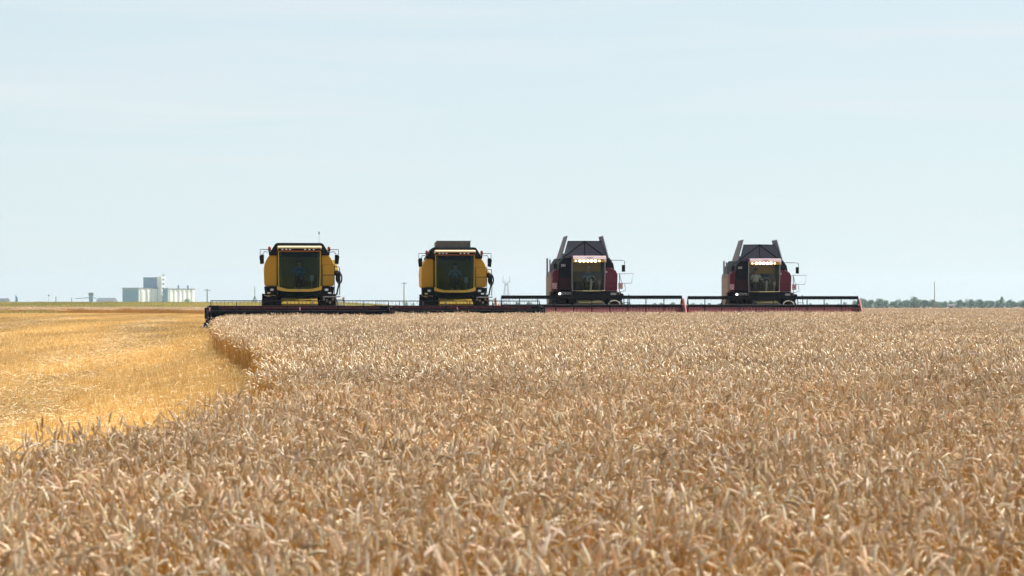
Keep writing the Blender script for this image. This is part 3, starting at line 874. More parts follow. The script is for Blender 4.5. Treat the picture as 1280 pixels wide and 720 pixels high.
    # mirrors and beacons
    for s in (-1, 1):
        mr = MB().prism([(1.50 * s, 2.83), (1.66 * s, 2.80), (1.70 * s, 3.14), (1.62 * s, 3.22), (1.50 * s, 3.20)], -.10, .0).build('mirror', M['blackmatt'], r, bevel=.02)
        MB().tube([(1.22 * s, .6, 3.40), (1.35 * s, -.02, 3.43), (1.66 * s, -.05, 3.43), (1.66 * s, -.05, 3.2)], .016, 6).tube([(1.25 * s, .3, 3.32), (1.48 * s, -.05, 3.34), (1.56 * s, -.05, 3.2)], .014, 6).build('mirror_arm', M['blackmatt'], mr)
        MB().lathe_x([(0, .001), (0, .06), (.1, .07), (.16, .05), (.17, .001)], (0, 0, 0), 12)
        be = MB().tube([(1.27 * s, .65, 3.38), (1.27 * s, .65, 3.44), (1.27 * s, .65, 3.54), (1.27 * s, .65, 3.58)], [.055, .07, .06, .03], 12).build('beacon', M['beacon'], r)
        MB().tube([(1.27 * s, .65, 3.22), (1.27 * s, .65, 3.38)], .03, 8).build('beacon_mount', M['blackmatt'], be)
    # handrail across the right panel, platform, ladder
    MB().tube([(.99, .55, 1.6), (.99, .55, 2.80), (1.50, .55, 2.80), (1.50, .55, 1.55)], .018, 6).tube([(.99, .55, 2.35), (1.50, .55, 2.35)], .016, 6).tube([(1.50, .6, 2.72), (1.70, .5, 2.70), (1.74, .45, 2.45), (1.72, .4, 1.5)], .018, 6).build('handrail', M['black'], r)
    MB().b2(1.0, 1.75, .1, .8, 1.40, 1.45).build('platform', M['lightmetal'], r)
    ladder(r, 1.56, 1.90, .25, 1.42, .45, M['lightmetal'], 4, .06)
    # rubber hose loops and spout of the unloading auger
    lp = MB()
    for k in range(3):
        lp.tube([(1.68 + .12 * math.cos(a) + .02 * k, .72 + .04 * k, 2.22 + (.20 + .03 * k) * math.sin(a)) for a in np.linspace(0, 2 * PI, 18)], .014, 6)
    lp.tube([(1.74, .72, 2.1), (1.66, .7, 1.8), (1.60, .7, 1.5)], .035, 8)
    lp.build('hose_loop', M['rubber'], r)
    au = MB().tube([(1.60, .95, 2.45), (1.60, 6.8, 3.0)], .12, 16).build('unloading_auger', M['yellow_dark'], r)
    MB().tube([(1.62, .96, 2.45), (1.66, .80, 2.32), (1.68, .76, 2.05)], [.13, .10, .07], 14).build('spout', M['rubber'], au)
    MB().tube([(1.86, .3, 1.38), (1.96, .25, .95), (1.98, .25, .75)], .04, 8).build('hydraulic_pipe', Y, r)
    vb = MB()
    for k in range(5): vb.box((1.05 + .13 * k, .5 + .03 * (k % 2), 1.33 - .07 * (k % 3)), (.09, .16, .12))
    vb.build('valve_block', M['lightmetal'], r, bevel=.02)
    make_header(r, 3.78, False)
    return r

def make_red(hw):
    r = empty('combine_harvester')
    mr_ = M['maroon']
    # rear body: long dusty sides
    MB().prismx([(1.3, 1.55), (1.3, 2.72), (3.4, 2.76), (3.7, 2.6), (3.7, 1.5), (3.2, 1.05), (2.6, 1.05)], -1.74, 1.60).prismx([(3.6, 1.35), (3.6, 2.7), (5.6, 2.6), (6.4, 2.2), (6.5, 1.4), (5.6, 1.1)], -1.12, 1.12).build('body', M['greyside'], r, bevel=.05)
    # front corner panels
    lp = MB().prism([(-1.76, 1.80), (-1.38, 1.80), (-1.38, 2.84), (-1.62, 2.82), (-1.74, 2.66)], .45, 1.29).build('side_panel', mr_, r, bevel=.03)
    rp_ = MB().prism([(.83, 1.80), (1.50, 1.80), (1.52, 2.60), (1.42, 2.80), (1.15, 2.92), (.83, 2.93)], .40, 1.29).build('side_panel', mr_, r, bevel=.03, label='maroon panel beside the cab with a pale lower trim')
    MB().b2(.84, 1.52, .36, .44, 1.74, 1.79).build('trim', M['pink'], rp_)
    MB().b2(.84, 1.50, .385, .41, 2.14, 2.15).build('panel_seam', M['blackmatt'], rp_)
    MB().lens_y((.95, .385, 2.72), .05, .06, .02).build('marker_lamp', M['lightmetal'], rp_)
    # black tank front left of the cab
    MB().prism([(-1.44, 1.80), (-.80, 1.80), (-.80, 3.42), (-1.18, 3.42), (-1.40, 3.2), (-1.44, 3.0)], .3, 1.28).build('side_window_panel', M['black'], r, bevel=.02)
    MB().b2(-1.40, -.82, .27, .297, 1.84, 2.42).build('lower_panel', M['maroon_dark'], r)
    MB().prism([(.82, 2.93), (1.20, 2.93), (1.24, 3.2), (1.10, 3.40), (.82, 3.45)], .45, 1.28).build('air_duct', M['black'], r, bevel=.04)
    # grain tank
    MB().prism([(-1.50, 2.75), (1.50, 2.75), (1.42, 3.15), (1.22, 3.46), (-1.22, 3.46), (-1.42, 3.15)], 1.30, 4.6).build('grain_tank', M['black'], r, bevel=.03)
    # opened tank cover: two side flaps and a folded front sheet
    ft = MB()
    A, B, C_, D = (-1.14, 1.05, 3.46), (1.02, 1.05, 3.46), (.82, 1.40, 4.27), (-.88, 1.40, 4.27)
    Mtop, Mbot = (-.03, 1.40, 4.28), (-.03, 1.0, 3.46)
    La, Lb = (-.82, 1.12, 3.60), (.78, 1.12, 3.60)
    # central triangle pushed back, wings folded
    pts = [A, B, C_, D, (-.03, 1.46, 4.28), (-.03, 1.24, 3.46)]
    ft.add(pts, [(0, 5, 4), (5, 1, 4), (0, 4, 3), (1, 2, 4)])
    pts2 = [(x, y + .03, z) for x, y, z in pts]
    ft.add(pts2, [(0, 4, 5), (5, 4, 1), (0, 3, 4), (1, 4, 2)])
    cv = ft.build('tank_cover', M['greymetal'], r, recalc=False)
    MB().tube([A, (-.03, 1.43, 4.26)], .03, 6).tube([B, (-.03, 1.43, 4.26)], .03, 6).tube([(-.03, 1.22, 3.46), (-.03, 1.43, 4.26)], .016, 6).tube([D, (-.03, 1.43, 4.28), C_], .02, 6).build('cover_rib', M['black'], cv)
    for s, xb, xt in ((-1, -1.30, -.95), (1, 1.10, .84)):
        P = []
        for (y0, y1) in ((1.0, 1.06), (3.0, 3.0)):
            pass
        f = MB()
        zb, zt = 3.40, 4.53
        f.add([(xb, 1.0, zb), (xb + .06, 1.0, zb), (xt + .06, 1.35, zt), (xt, 1.35, zt), (xb, 2.9, zb), (xb + .06, 2.9, zb), (xt + .06, 2.7, zt), (xt, 2.7, zt)],
              [(0, 1, 2, 3), (5, 4, 7, 6), (0, 3, 7, 4), (1, 5, 6, 2), (3, 2, 6, 7), (0, 4, 5, 1)])
        f.tube([(xb + .03, .98, zb), (xt + .03, 1.33, zt)], .045, 6)
        f.build('cover_flap', M['flap'], r)
    MB().b2(-1.1, 1.0, 3.2, 3.26, 3.46, 3.7).build('cover_rear', M['darkgrey'], r)
    # cab
    c = MB(); c.b2(-.80, .80, -.1, 1.28, 1.50, 1.76); c.b2(-.80, .80, 1.20, 1.27, 1.76, 3.40)
    cab = c.build('cab', M['chaff'], r, bevel=.02)
    MB().b2(-.82, .82, -.125, -.102, 1.49, 1.765).build('cab_apron', M['black'], cab)
    MB().b2(-.77, .77, -.05, 1.19, 3.24, 3.30).build('glow_headliner', M['glow_headliner'], cab)
    MB().b2(-.74, .74, 1.10, 1.18, 2.75, 3.22).build('rear_shelf', M['glow_headliner'], cab)  # upper rear of the cab wears the same painted glow
    MB().grid(cab_front(.79, .18, -.10, -.06, 1.78, 3.24), 12, 8).build('windscreen', M['glass_clear'], cab, smooth_=True)
    for s in (-1, 1):
        MB().add([(.79 * s, 0, 1.78), (.81 * s, -.1, 3.30), (.81 * s, 1.18, 3.30), (.79 * s, 1.18, 1.78)], [(0, 1, 2, 3)]).build('side_window', M['glass_clear'], cab)
        MB().tube([(.80 * s, -.02, 1.76), (.82 * s, -.05, 2.5), (.82 * s, -.12, 3.34)], .028, 6).build('cab_pillar', M['lightmetal'], cab)
    MB().tube([(-.80, -.06, 1.78), (-.4, -.19, 1.77), (0, -.23, 1.765), (.4, -.19, 1.77), (.80, -.06, 1.78)], .022, 6).build('sill_trim', M['cream'], cab)
    # roof with pale visor and lit lamps
    rf = MB().prismx([(-.30, 3.36), (-.26, 3.46), (.1, 3.52), (1.25, 3.52), (1.25, 3.31), (-.1, 3.31)], -.80, .84).build('roof', M['maroon'], r, bevel=.02)
    vz = MB().prismx([(-.45, 3.34), (-.37, 3.49), (-.28, 3.50), (-.30, 3.34)], -.80, .84)
    vz.add([(.70, -.44, 3.34), (.84, -.44, 3.34), (.84, -.44, 3.18), (.70, -.36, 3.34), (.84, -.36, 3.34), (.84, -.36, 3.18)], [(0, 2, 1), (3, 4, 5), (0, 1, 4, 3), (1, 2, 5, 4), (0, 3, 5, 2)])
    vz.build('visor', M['visor'], rf)
    text_mesh('ACROS', .09, M['maroon'], (.02, -.428, 3.415), rf)
    MB().b2(-.78, .80, -.28, -.12, 3.19, 3.33).build('lamp_recess', M['glow_headliner'], rf)
    for i, x in enumerate((-.66, -.45, -.26, -.06, .13, .32, .52)):
        k = .55 if i in (0, 6) else 1
        MB().lens_y((x, -.30, 3.255), .066 * k, .066 * k, .03, 14).build('work_lamp', M['lamp_on'], rf)
    # inside
    MB().b2(-.08, .42, .65, 1.1, 2.02, 2.14).b2(-.08, .42, 1.02, 1.14, 2.1, 2.7).build('driver_seat', M['seat'], cab, bevel=.04)
    ring = [(.17 + .2 * math.cos(a), .26 + .09 * math.sin(a), 2.36 + .15 * math.sin(a)) for a in np.linspace(0, 2 * PI, 17)]
    MB().tube(ring, .018, 6).tube([(.17, .22, 2.34), (.12, .08, 1.76)], .06, 8).build('steering_wheel', M['lightmetal'], cab)
    MB().b2(-.62, -.30, .40, .75, 1.78, 2.25).build('training_seat', M['seat'], cab, bevel=.05)
    MB().b2(.52, .66, .25, .32, 2.12, 2.32).tube([(.59, .3, 1.76), (.59, .3, 2.12)], .02, 6).build('monitor', M['lightmetal'], cab)
    # under the cab
    ub = MB().b2(-1.50, 1.46, .25, 1.28, 1.50, 1.77).build('bumper', M['black'], r, bevel=.03)
    text_mesh('ACROS', .17, M['white'], (-1.12, .243, 1.64), ub)
    text_mesh('585', .16, M['white'], (-1.22, .293, 3.03), r)
    text_mesh('ROSTSELMASH', .10, M['gold'], (.05, .243, 1.66), ub)
    MB().b2(1.15, 1.42, .22, .26, 1.57, 1.68).build('plate', M['lightmetal'], ub)
    MB().lens_y((-1.40, .24, 1.63), .06, .055, .02).build('headlight', M['lamp_soft'], ub)
    MB().b2(-.9, .9, .3, 3.0, 1.02, 1.50).b2(-1.4, 1.4, 1.0, 1.35, .7, 1.0).build('axle_frame', M['blackmatt'], r)
    MB().prismx([(.9, 1.45), (-1.68, 1.0), (-1.68, .4), (.9, .7)], -.72, .72).build('feeder_house', M['blackmatt'], r, bevel=.02)
    MB().prismx([(.2, 1.36), (-1.0, 1.16), (-1.0, 1.13), (.2, 1.3)], -.6, .6).build('feeder_cover', mat('olive_cover', (.05, .045, .02), .95, dust=.08, spec=.03), r)
    for s in (-1, 1):
        wl = make_wheel(r, 1.42 * s, 1.25, .86, .72, s, M['pink'])
        make_wheel(r, 1.25 * s, 5.9, .6, .42, s, M['pink'])
        arc = [(1.36 * s, 1.25 - .93 * math.sin(a), .86 + .80 * math.cos(a)) for a in np.linspace(-.3, .9, 9)]
        ff = MB()
        for (xa, ya, za), (xb, yb_, zb_) in zip(arc[:-1], arc[1:]):
            ff.add([(xa - .34, ya, za), (xa + .34, ya, za), (xb + .34, yb_, zb_), (xb - .34, yb_, zb_)], [(0, 1, 2, 3)])
        ff.build('mudguard', M['blackmatt'], r)
        bd = MB().b2(-.11, .11, -.012, .012, -.15, .15).build('warning_board', M['stripes'], r)
        bd.location = (1.64 * s if s < 0 else 1.66, .38, 2.02)
    MB().tube([(1.05 + .28 * (1 - math.cos(a)), .2, 1.1 + .2 * math.sin(a)) for a in np.linspace(0, PI, 10)], .03, 6).build('hydraulic_pipe', M['white'], r)
    # mirrors
    ml = MB().b2(-1.72, -1.55, .0, .06, 2.86, 3.12).build('mirror', M['blackmatt'], r, bevel=.02)
    MB().tube([(-1.3, .4, 3.25), (-1.62, .05, 3.27), (-1.62, .03, 3.1)], .015, 6).build('mirror_arm', M['blackmatt'], ml)
    m2 = MB().b2(1.66, 1.83, -.12, -.06, 2.72, 3.06).build('mirror', M['blackmatt'], r, bevel=.02)
    MB().tube([(1.10, .4, 3.30), (1.25, .1, 3.30), (1.60, -.08, 3.29), (1.80, -.09, 3.26), (1.80, -.09, 3.04)], .016, 6).build('mirror_arm', M['blackmatt'], m2)
    # exhaust and intake stack on the left
    MB().tube([(-1.88, 1.7, 2.5), (-1.88, 1.7, 3.42)], .05, 10).tube([(-1.72, 1.9, 2.6), (-1.72, 1.9, 3.36)], .035, 10).build('exhaust_stack', M['lightmetal'], r)
    # stair platform with rail on the right
    MB().tube([(1.52, .3, 2.62), (2.30, .3, 2.64), (2.20, .3, 2.16), (1.55, .3, 2.14)], .017, 6).tube([(1.60, .3, 2.62), (1.70, .28, 2.2), (1.86, .28, 2.12), (1.90, .28, 1.8), (1.62, .3, 1.72)], .017, 6).tube([(1.60, .3, 1.6), (1.60, .3, 2.66)], .022, 6).build('handrail', M['lightmetal'], r)
    MB().b2(1.50, 1.80, .25, .9, 1.54, 1.60).build('platform', M['black'], r)
    ladder(r, 1.78, 2.06, .25, 1.6, .5, M['black'], 4, .10)
    MB().lens_y((1.72, .2, 1.56), .07, .09, .05).build('side_lamp', M['blackmatt'], r)
    make_header(r, hw, True)
    return r

def set_combine(o, px, D, turn):
    X = (px - 640) / 3022.0 * D
    th = R(turn)
    ox, oy = X - math.sin(th) * 3.0, D + math.cos(th) * 3.0
    o.location = (ox, oy, float(gz(ox, oy)) - .02); o.rotation_euler = (0, 0, th)

c1 = make_yellow()
c2 = copy_tree(c1)
set_combine(c1, 375, 100, 5.5); set_combine(c2, 572.5, 108, 4)
tag(c1, 'yellow combine harvester at the far left, no grey cover above its black tank', 'harvester', 'combine harvesters in a row')
tag(c2, 'yellow combine harvester with raised grey tank cover, second from the left', 'harvester', 'combine harvesters in a row')
MB().tube([(.86, 1.6, 3.66), (.86, 1.6, 4.15)], .006, 4).tube([(.86, 1.6, 4.13), (.86, 1.6, 4.25)], [.035, .025], 6).build('antenna', M['green'], c1)
cvr = MB().prism([(-.86, 3.66), (.80, 3.66), (.78, 3.70), (.78, 4.02), (-.80, 4.02)], 1.2, 1.26)
cvr.b2(-.83, -.78, 1.25, 3.0, 3.66, 4.0).b2(.72, .77, 1.25, 3.0, 3.66, 4.0)
tc_ = cvr.build('tank_cover', M['darkgrey'], c2, bevel=.01)
MB().tube([(-.82, 1.19, 4.03), (.80, 1.19, 4.03)], .02, 6).tube([(.50, 1.17, 3.72), (.72, 1.17, 3.95)], .015, 5).build('cover_rib', M['greymetal'], tc_)

c3 = make_red(4.52)
c4 = copy_tree(c3)
set_combine(c3, 740, 117, 5); set_combine(c4, 966.5, 124, 3)
tag(c3, 'maroon and black combine harvester with lit lamps, between the yellow ones and its twin', 'harvester', 'combine harvesters in a row')
tag(c4, 'maroon and black combine harvester with lit lamps, farthest to the right', 'harvester', 'combine harvesters in a row')
# the cutting table of the two dark machines reaches further to one side
for c_, dx in ((c3, -.18), (c4, 0.0)):
    for ch in [x for x in scene.objects if x.parent == c_]:
        if ch.name.split('.')[0] == 'header': ch.location.x = 0
        elif dx: ch.location.x -= dx

# ------------------------------------------------------------------ drivers
def make_person():
    """seated driver facing -Y, origin at the hips"""
    V = []; E = []; Rr = []
    def v(p, r, par=None):
        V.append(p); Rr.append(r)
        if par is not None: E.append((par, len(V) - 1))
        return len(V) - 1
    pel = v((0, 0, 0), (.15, .11)); sp1 = v((0, .03, .20), (.14, .10), pel); ch_ = v((0, .02, .38), (.17, .11), sp1)
    nk = v((0, 0, .52), (.055, .055), ch_); hd0 = v((0, -.015, .60), (.065, .075), nk); hd1 = v((0, -.02, .70), (.078, .095), hd0); hd2 = v((0, -.01, .77), (.06, .075), hd1)
    v((0, -.115, .665), (.012, .012), hd0)
    for s in (-1, 1):
        v((s * .085, 0, .67), (.012, .02), hd0)
        sh = v((s * .19, .02, .44), (.06, .06), ch_); el = v((s * .27, -.12, .22), (.042, .042), sh); wr = v((s * .19, -.36, .29), (.027, .027), el)
        pl = v((s * .175, -.43, .31), (.035, .018), wr)
        for k in range(4):
            f1 = v((s * (.150 + .02 * k), -.48, .325 - .004 * k), (.010, .010), pl); v((s * (.150 + .02 * k), -.505 + .004 * k, .30), (.009, .009), f1)
        t1 = v((s * .135, -.42, .335), (.011, .011), pl); v((s * .12, -.45, .345), (.010, .010), t1)
        hp = v((s * .10, -.03, -.02), (.09, .09), pel); kn = v((s * .15, -.45, 0), (.062, .062), hp); an = v((s * .15, -.55, -.38), (.042, .042), kn); v((s * .15, -.72, -.42), (.04, .035), an)
    me = bpy.data.meshes.new('person'); me.from_pydata(V, E, [])
    o_ = bpy.data.objects.new('person', me); scene.collection.objects.link(o_)
    o_.modifiers.new('skin', 'SKIN')
    if not me.skin_vertices:
        bm = bmesh.new(); bm.from_mesh(me); bm.verts.layers.skin.verify(); bm.to_mesh(me); bm.free()
    for i, r_ in enumerate(Rr):
        me.skin_vertices[0].data[i].radius = r_; me.skin_vertices[0].data[i].use_root = (i == 0)
    sb = o_.modifiers.new('subdivision', 'SUBSURF'); sb.levels = 1; sb.render_levels = 1
    me.materials.append(M['skin'])
    sh = MB().tube([(0, .02, -.06), (0, .03, .2), (0, .02, .38), (0, .01, .47), (0, .005, .50)], [.19, .18, .21, .15, .08], 16)
    for s in (-1, 1): sh.tube([(s * .15, .02, .45), (s * .24, -.05, .33), (s * .275, -.13, .22), (s * .25, -.22, .25)], [.085, .07, .058, .05], 10)
    sh.build('shirt', M['shirt_blue'], o_, smooth_=True)
    tr = MB()
    for s in (-1, 1): tr.tube([(s * .08, .05, 0), (s * .12, -.25, .01), (s * .15, -.48, .0), (s * .15, -.56, -.36)], [.12, .10, .08, .06], 10)
    tr.build('trousers', M['trousers'], o_, smooth_=True)
    cp = MB()
    def dome(u, v_):
        a = u * 2 * PI; b = v_ * PI / 2; return (.093 * math.cos(a) * math.cos(b), -.015 + .112 * math.sin(a) * math.cos(b), .715 + .10 * math.sin(b))
    cp.grid(dome, 16, 6); cp.box((0, -.15, .72), (.14, .10, .012), (.15, 0, 0))
    cp.build('cap', M['cap_blue'], o_, smooth_=False)
    for s in (-1, 1): MB().tube([(s * .032, -.105, .69), (s * .032, -.118, .69)], .011, 8).build('eye', M['eye'], o_)
    return o_
p0 = make_person()
people = []
specs = [(c1, 0.0, .92, M['shirt_blue'], M['cap_dark'], 'driver in dark cap and blue shirt inside the far left yellow cab'),
         (c2, .05, .92, M['shirt_grey'], M['cap_dark'], 'driver in grey shirt inside the second yellow cab'),
         (c3, .27, .82, M['shirt_blue'], M['cap_blue'], 'driver in pale blue cap inside the lit cab of the left maroon machine'),
         (c4, -.31, .82, M['shirt_white'], M['cap_dark'], 'driver in white shirt inside the lit cab farthest right')]
for i, (c_, x, y, sm, cm, lb) in enumerate(specs):
    p = p0 if i == 0 else copy_tree(p0)
    people.append(p)
    th = c_.rotation_euler.z
    p.location = Vector(c_.location) + Matrix.Rotation(th, 3, 'Z') @ Vector((x, y, 2.20)); p.rotation_euler = (0, 0, th)
    tag(p, lb, 'person', 'harvester drivers')
for p, (c_, x, y, sm, cm, lb) in zip(people, specs):
    for ch in [q for q in scene.objects if q.parent == p]:
        nm = ch.name.split('.')[0]
        if nm in ('shirt', 'cap'):
            ch.data = ch.data.copy(); ch.data.materials.clear(); ch.data.materials.append(sm if nm == 'shirt' else cm)

# ------------------------------------------------------------------ far buildings
def elevator():
    D = 2300.0
    th = R(53)
    base = at(173.5, D); base.z = 0.5
    r = empty('grain_elevator', base, th)
    H = 24 / 3022 * D
    # local: -X face is turned left (shaded), -Y face... built with the corner towards the camera at the origin
    L1, L2 = 22.0, 38.0
    c, s = math.cos(th), math.sin(th)
    # the block spans local x 0..L2 along the lit side, y 0..L1 along the shaded side
    b = MB()
    b.b2(-L1 * 0, L2, 0, L1, -2, H).build('wall', M['concrete'], r)
    rb = MB()
    for k in range(5): rb.tube([(L2 * (k + .5) / 5, 2.9, -2), (L2 * (k + .5) / 5, 2.9, H - 1)], 3.7, 18)
    rb.build('silo', M['concrete'], r)
    MB().b2(-.5, L2 + .5, -.5, L1 + .5, H, H + .8).build('roof', M['shedroof'], r)
    MB().b2(-.35, 0, .2, L1 - .2, -2, H - .4).build('shaded_face', M['steel_and_shade'], r)  # thin blue slab painting shade onto the side turned from the sun
    hh = MB().b2(26, 31, 2, 20.6, H + .8, H + 10.5).build('head_house', M['steel_and_shade'], r)  # its blue colour has the shade painted in
    MB().b2(25.6, 31.4, 1.6, 21, H + 10.5, H + 11).build('roof', M['shedroof'], hh)
    MB().b2(25.6, 30.6, -4.6, 1.4, -2, H + 11.5).build('stair_tower', M['concrete'], r)
    wn = MB()
    for k in range(8): wn.b2(26.6, 29.4, -4.68, -4.61, 1 + k * 4.2, 2.6 + k * 4.2)
    wn.build('window', M['shedroof'], r)
    for k in range(4):
        MB().tube([(L2 * (k + 1) / 5, -2.2, -2), (L2 * (k + 1) / 5, -2.2, H + 1)], .22, 6).build('downpipe', M['shedroof'], r)
    tag(r, 'pale grain elevator with shaded blue-grey head house on its flat roof', 'grain elevator')
    r2 = empty('silo_block', (at(210, D + 12).x, D + 12, .5), th)
    MB().b2(0, 36, 0, 6.7, -2, H - .5).build('wall', M['concrete'], r2)
    rb = MB()
    for k in range(6): rb.tube([(36 * (k + .5) / 6, 2.3, -2), (36 * (k + .5) / 6, 2.3, H - 1.2)], 3.05, 18)
    rb.build('silo', M['concrete'], r2)
    MB().b2(-.4, 0, .2, 6.5, -2, H - .7).build('shaded_face', M['steel_and_shade'], r2)  # shade of the left end painted as a blue slab
    MB().b2(-.4, 36.4, -.9, 7.1, H - .5, H + .2).build('roof', M['shedroof'], r2)
    for x in (17, 30): MB().tube([(x, 3, H), (x, 3, H + 3.2)], .9, 8).build('vent_pipe', M['steel_and_shade'], r2)
    for x in (12, 24): MB().tube([(x, -3.2, -2), (x, -3.2, H)], .22, 6).build('downpipe', M['shedroof'], r2)
    tag(r2, 'lower pale silo block right of the head house', 'silo')
elevator()

def shed(px, w_, h_, D, label, roofh=2.0, tower=None, cat='shed'):
    p = at(px, D); p.z = .5
    r = empty('shed', p, R(-20))
    MB().b2(-w_ / 2, w_ / 2, 0, w_ * .45, -2, h_).build('wall', M['shed'], r)
    MB().prismx([(-.4, h_), (w_ * .225, h_ + roofh), (w_ * .45 + .4, h_)], -w_ / 2 - .4, w_ / 2 + .4).build('roof', M['shedroof'], r)
    dr = MB(); dr.b2(-w_ * .15, w_ * .1, -.06, -.003, -2, h_ * .75); dr.build('door', M['shedroof'], r)
    tag(r, label, cat); return r
shed(106, 13, 3.5, 2200, 'low grey shed left of the dark tower by the elevator')
shed(131, 17, 6.0, 2200, 'long grey shed between the dark tower and the grain elevator', 3)
shed(3, 9, 6.0, 2000, 'small grey building at the far left edge of the horizon', 2)
shed(1189, 2.2, 1.6, 900, 'tiny pale hut in front of the right hand trees', .5, cat='hut')
p = at(114, 2150); p.z = .5
r = empty('dryer_tower', p)
MB().b2(-1.7, 1.7, -1.7, 1.7, -2, 13.5).build('shaft', M['steel_and_shade'], r)
MB().b2(-2.1, 2.1, -2.1, 2.1, 11.0, 13.2).build('tower_head', M['shedroof'], r)
MB().tube([(-14, 0, 8.2), (-1.5, 0, 9.0)], .35, 6).tube([(1.5, 0, 9.5), (13, 0, 5)], .35, 6).build('conveyor', M['steel_and_shade'], r)
tag(r, 'slim dark dryer tower with sloping conveyors among the sheds', 'tower')

def wedge_tower():
    p = at(20, 1900); p.z = .5; r = empty('loading_tower', p)
    MB().prism([(-2.6, -2), (2.0, -2), (1.6, 8.0), (.8, 9.2), (-.2, 6.2)], -1.5, 1.5).build('shaft', M['steel_and_shade'], r)
    MB().b2(-.3, .3, -.3, .3, 6.5, 10).build('mast', M['steelpole'], r)
    tag(r, 'small blue-grey wedge shaped tower near the left edge', 'tower')
wedge_tower()

def pole(px, D, h_, label, arms=1, group='distant power poles', r_=.16):
    p = at(px, D); r = empty('power_pole', p)
    MB().tube([(0, 0, -1), (0, 0, h_)], [r_ * 1.2, r_ * .8], 8).build('shaft', M['pole'], r)
    for k in range(arms):
        ar = MB().b2(-.9, .9, -.06, .06, h_ - .5 - k * .9, h_ - .36 - k * .9).build('crossarm', M['pole'], r)
        ins = MB()
        for x in (-.8, 0, .8): ins.tube([(x, 0, h_ - .36 - k * .9), (x, 0, h_ - .16 - k * .9)], .05, 6)
        ins.build('insulator', M['lightmetal'], ar)
    tag(r, label, 'pole', group)
pole(259, 700, 6.0, 'power pole right of the elevator at the first header tip')
pole(505, 800, 9.2, 'tall thin pole between the two yellow harvesters')
pole(1168, 900, 10.2, 'tall pole rising above the right hand trees', 0, r_=.14)
pole(70, 850, 4.6, 'thicker short pole right of the lamp on the left horizon', 0)
pole(89.5, 1000, 4.8, 'thin pole just left of the low grey shed', 0)

p = at(61, 850); r = empty('street_lamp', p)
MB().tube([(0, 0, -1), (0, 0, 5.0)], .035, 6).build('shaft', M['steelpole'], r)
MB().tube([(-.3, 0, 5.0), (.3, 0, 5.05)], .22, 8).build('lamp_head', M['pole'], r)
tag(r, 'thin lamp on the left horizon with a dark round head', 'lamp')
p = at(36, 600); r = empty('farm_implement', p)
MB().prism([(-.3, 0), (2.8, 0), (2.6, .12), (.6, .45), (-.3, .5)], -.4, .4).build('frame', M['shedroof'], r)
MB().tube([(-.1, 0, .2), (-.1, 0, 1.7)], [.11, .04], 6).build('mast', M['shedroof'], r)
tag(r, 'low dark implement with an upright mast on the left horizon', 'implement')

def pylon(px, D, h_, label):
    p = at(px, D); r = empty('pylon', p, R(15)); b = MB(); w0, w1 = h_ * .11, h_ * .035
    def c(k, t):
        w_ = w0 + (w1 - w0) * t; return (w_ * (1 if k in (0, 1) else -1), w_ * (1 if k in (0, 3) else -1), h_ * .78 * t)
    for k in range(4):
        b.tube([c(k, 0), c(k, 1)], .13, 4)
        for i in range(5):
            b.tube([c(k, i / 5), c((k + 1) % 4, (i + 1) / 5)], .07, 4)
    b.build('lattice_shaft', M['steelpole'], r)
    for s in (-1, 1):
        a = MB().tube([(0, 0, h_ * .72), (s * h_ * .12, 0, h_ * .82), (s * h_ * .10, 0, h_)], .18, 4).tube([(0, 0, h_ * .80), (s * h_ * .12, 0, h_ * .84)], .14, 4)
        a.build('horn', M['steelpole'], r)
    tag(r, label, 'pylon')
pylon(633, 1900, 25, 'two-horned lattice pylon between the middle harvesters')

p = at(318.5, 900); r = empty('survey_mast', p)
MB().tube([(0, 0, 0), (0, 0, 8.6)], .12, 6).build('mast', M['steelpole'], r)
for a in (.3, 2.3, 3.4, 5.5): MB().tube([(0, 0, 5.2), (2.2 * math.cos(a), 2.2 * math.sin(a), -.3)], .09, 5).build('brace', M['steelpole'], r)
tag(r, 'thin braced mast just left of the first yellow harvester', 'mast')

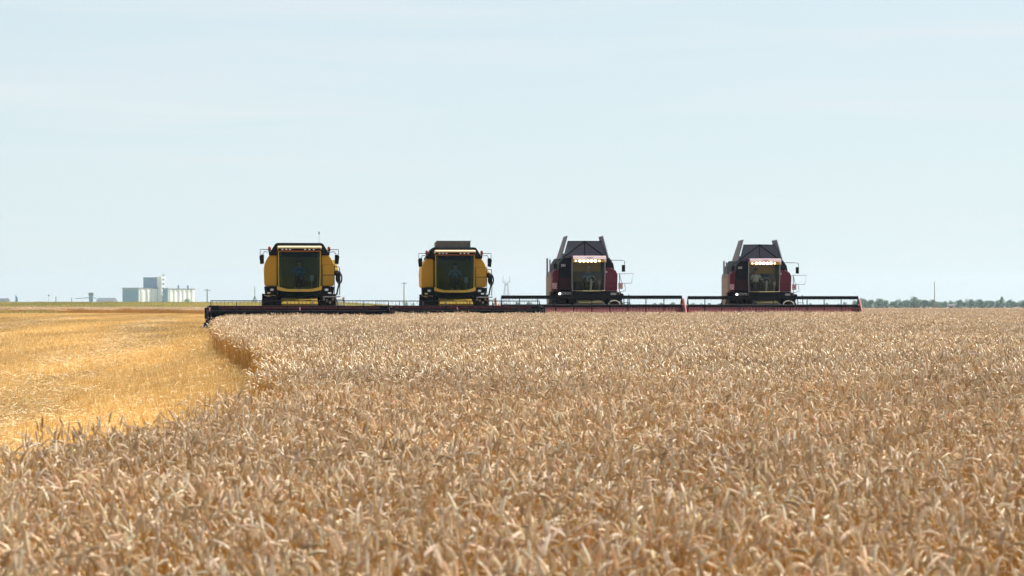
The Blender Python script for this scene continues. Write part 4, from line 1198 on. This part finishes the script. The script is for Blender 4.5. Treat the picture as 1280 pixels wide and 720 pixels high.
# ------------------------------------------------------------------ distant trees
def make_tree(seed, H, W, tall=False):
    rd = random.Random(seed)
    r = empty('tree')
    t = MB(); t.tube([(0, 0, -.6), (rd.uniform(-.1, .1), 0, H * .3), (rd.uniform(-.3, .3), .1, H * .7)], [.22, .16, .06], 7)
    for k in range(5):
        a = rd.uniform(0, 6.28); z = rd.uniform(.25, .55) * H; t.tube([(0, 0, z), (math.cos(a) * W * .3, math.sin(a) * W * .3, z + H * .22)], [.08, .03], 5)
    t.build('trunk', M['bark'], r)
    T = Tuft(); cl = []
    for k in range(18 if not tall else 11):
        a = rd.uniform(0, 6.28); q = rd.random() ** .6; z = rd.uniform(.05, .93)
        wz = math.sin(PI * min(1, z * .85 + .15)) ** .6
        cl.append((Vector((math.cos(a) * q * W * .42 * wz, math.sin(a) * q * W * .42 * wz, z * H)), rd.uniform(.14, .24) * W))
    for c, rr in cl:
        tone = rd.uniform(.75, 1.3)
        for _ in range(130):
            d = Vector((rd.gauss(0, 1), rd.gauss(0, 1), rd.gauss(0, .8))).normalized() * rr * rd.uniform(.55, 1.12); q = c + d
            if q.z < .1: continue
            s_ = rd.uniform(.10, .24); u = Vector((rd.gauss(0, 1), rd.gauss(0, 1), rd.gauss(0, 1))).normalized(); v_ = u.orthogonal().normalized()
            g = (.050 * tone, .135 * tone, .062 * tone)
            T.add([q + u * s_, q + v_ * s_ * .7, q - u * s_, q - v_ * s_ * .7], [(0, 1, 2, 3)], tuple(x * rd.uniform(.8, 1.2) for x in g))
    o_ = T.build('crown', M['leaf'], scene.collection); o_.parent = r
    return r
protos = [make_tree(i, 6.0, 6.5) for i in range(5)] + [make_tree(11, 7.5, 3.6, True)]
used = set()
def put_tree(k, px, D, s, label, group):
    r = protos[k] if k not in used else copy_tree(protos[k])
    used.add(k); p = at(px, D); p.z -= .8; r.location = p; r.scale = (s * random.uniform(.95, 1.25), s, s); r.rotation_euler = (0, 0, random.uniform(0, 6.28))
    tag(r, label, 'tree', group)
rt = random.Random(5)
x = 1068
while x < 1292:
    s = rt.uniform(.72, 1.0)
    put_tree(rt.randrange(5), x, 1500 + rt.uniform(-60, 60), s, 'low hazy green tree in the row along the right horizon', 'tree row on the right horizon'); x += rt.uniform(3.0, 6.5)
put_tree(5, 1252, 1480, 1.05, 'slender tallest tree near the right edge of the far row', 'tree row on the right horizon')
put_tree(2, 1143, 1450, 1.22, 'broad taller tree in the far row, left of the pole', 'tree row on the right horizon')
put_tree(1, 1078, 1450, 1.05, 'end tree of the far row beside the last header tip', 'tree row on the right horizon')
x = 425
while x < 1066:
    put_tree(rt.randrange(5), x, 2100 + rt.uniform(-80, 80), rt.uniform(.55, .95), 'faint far tree seen low behind the harvesters', 'far trees behind the harvesters'); x += rt.uniform(8, 15)
for px, s, lb in ((233, 1.15, 'round bushy tree in front of the right silo block'), (214, .7, 'low bush at the foot of the elevator stair tower'), (222, .75, 'low bush between the elevator and the round tree'),
                  (204, .6, 'small bush at the elevator wall'), (249, .45, 'little bush right of the silo block'), (241, .5, 'bush at the right end of the silo block'), (158, .35, 'tiny bush left of the elevator'), (146, .4, 'tiny tree between long shed and elevator')):
    put_tree(rt.randrange(5), px, 2050, s * 1.15, lb, 'trees around the grain elevator')
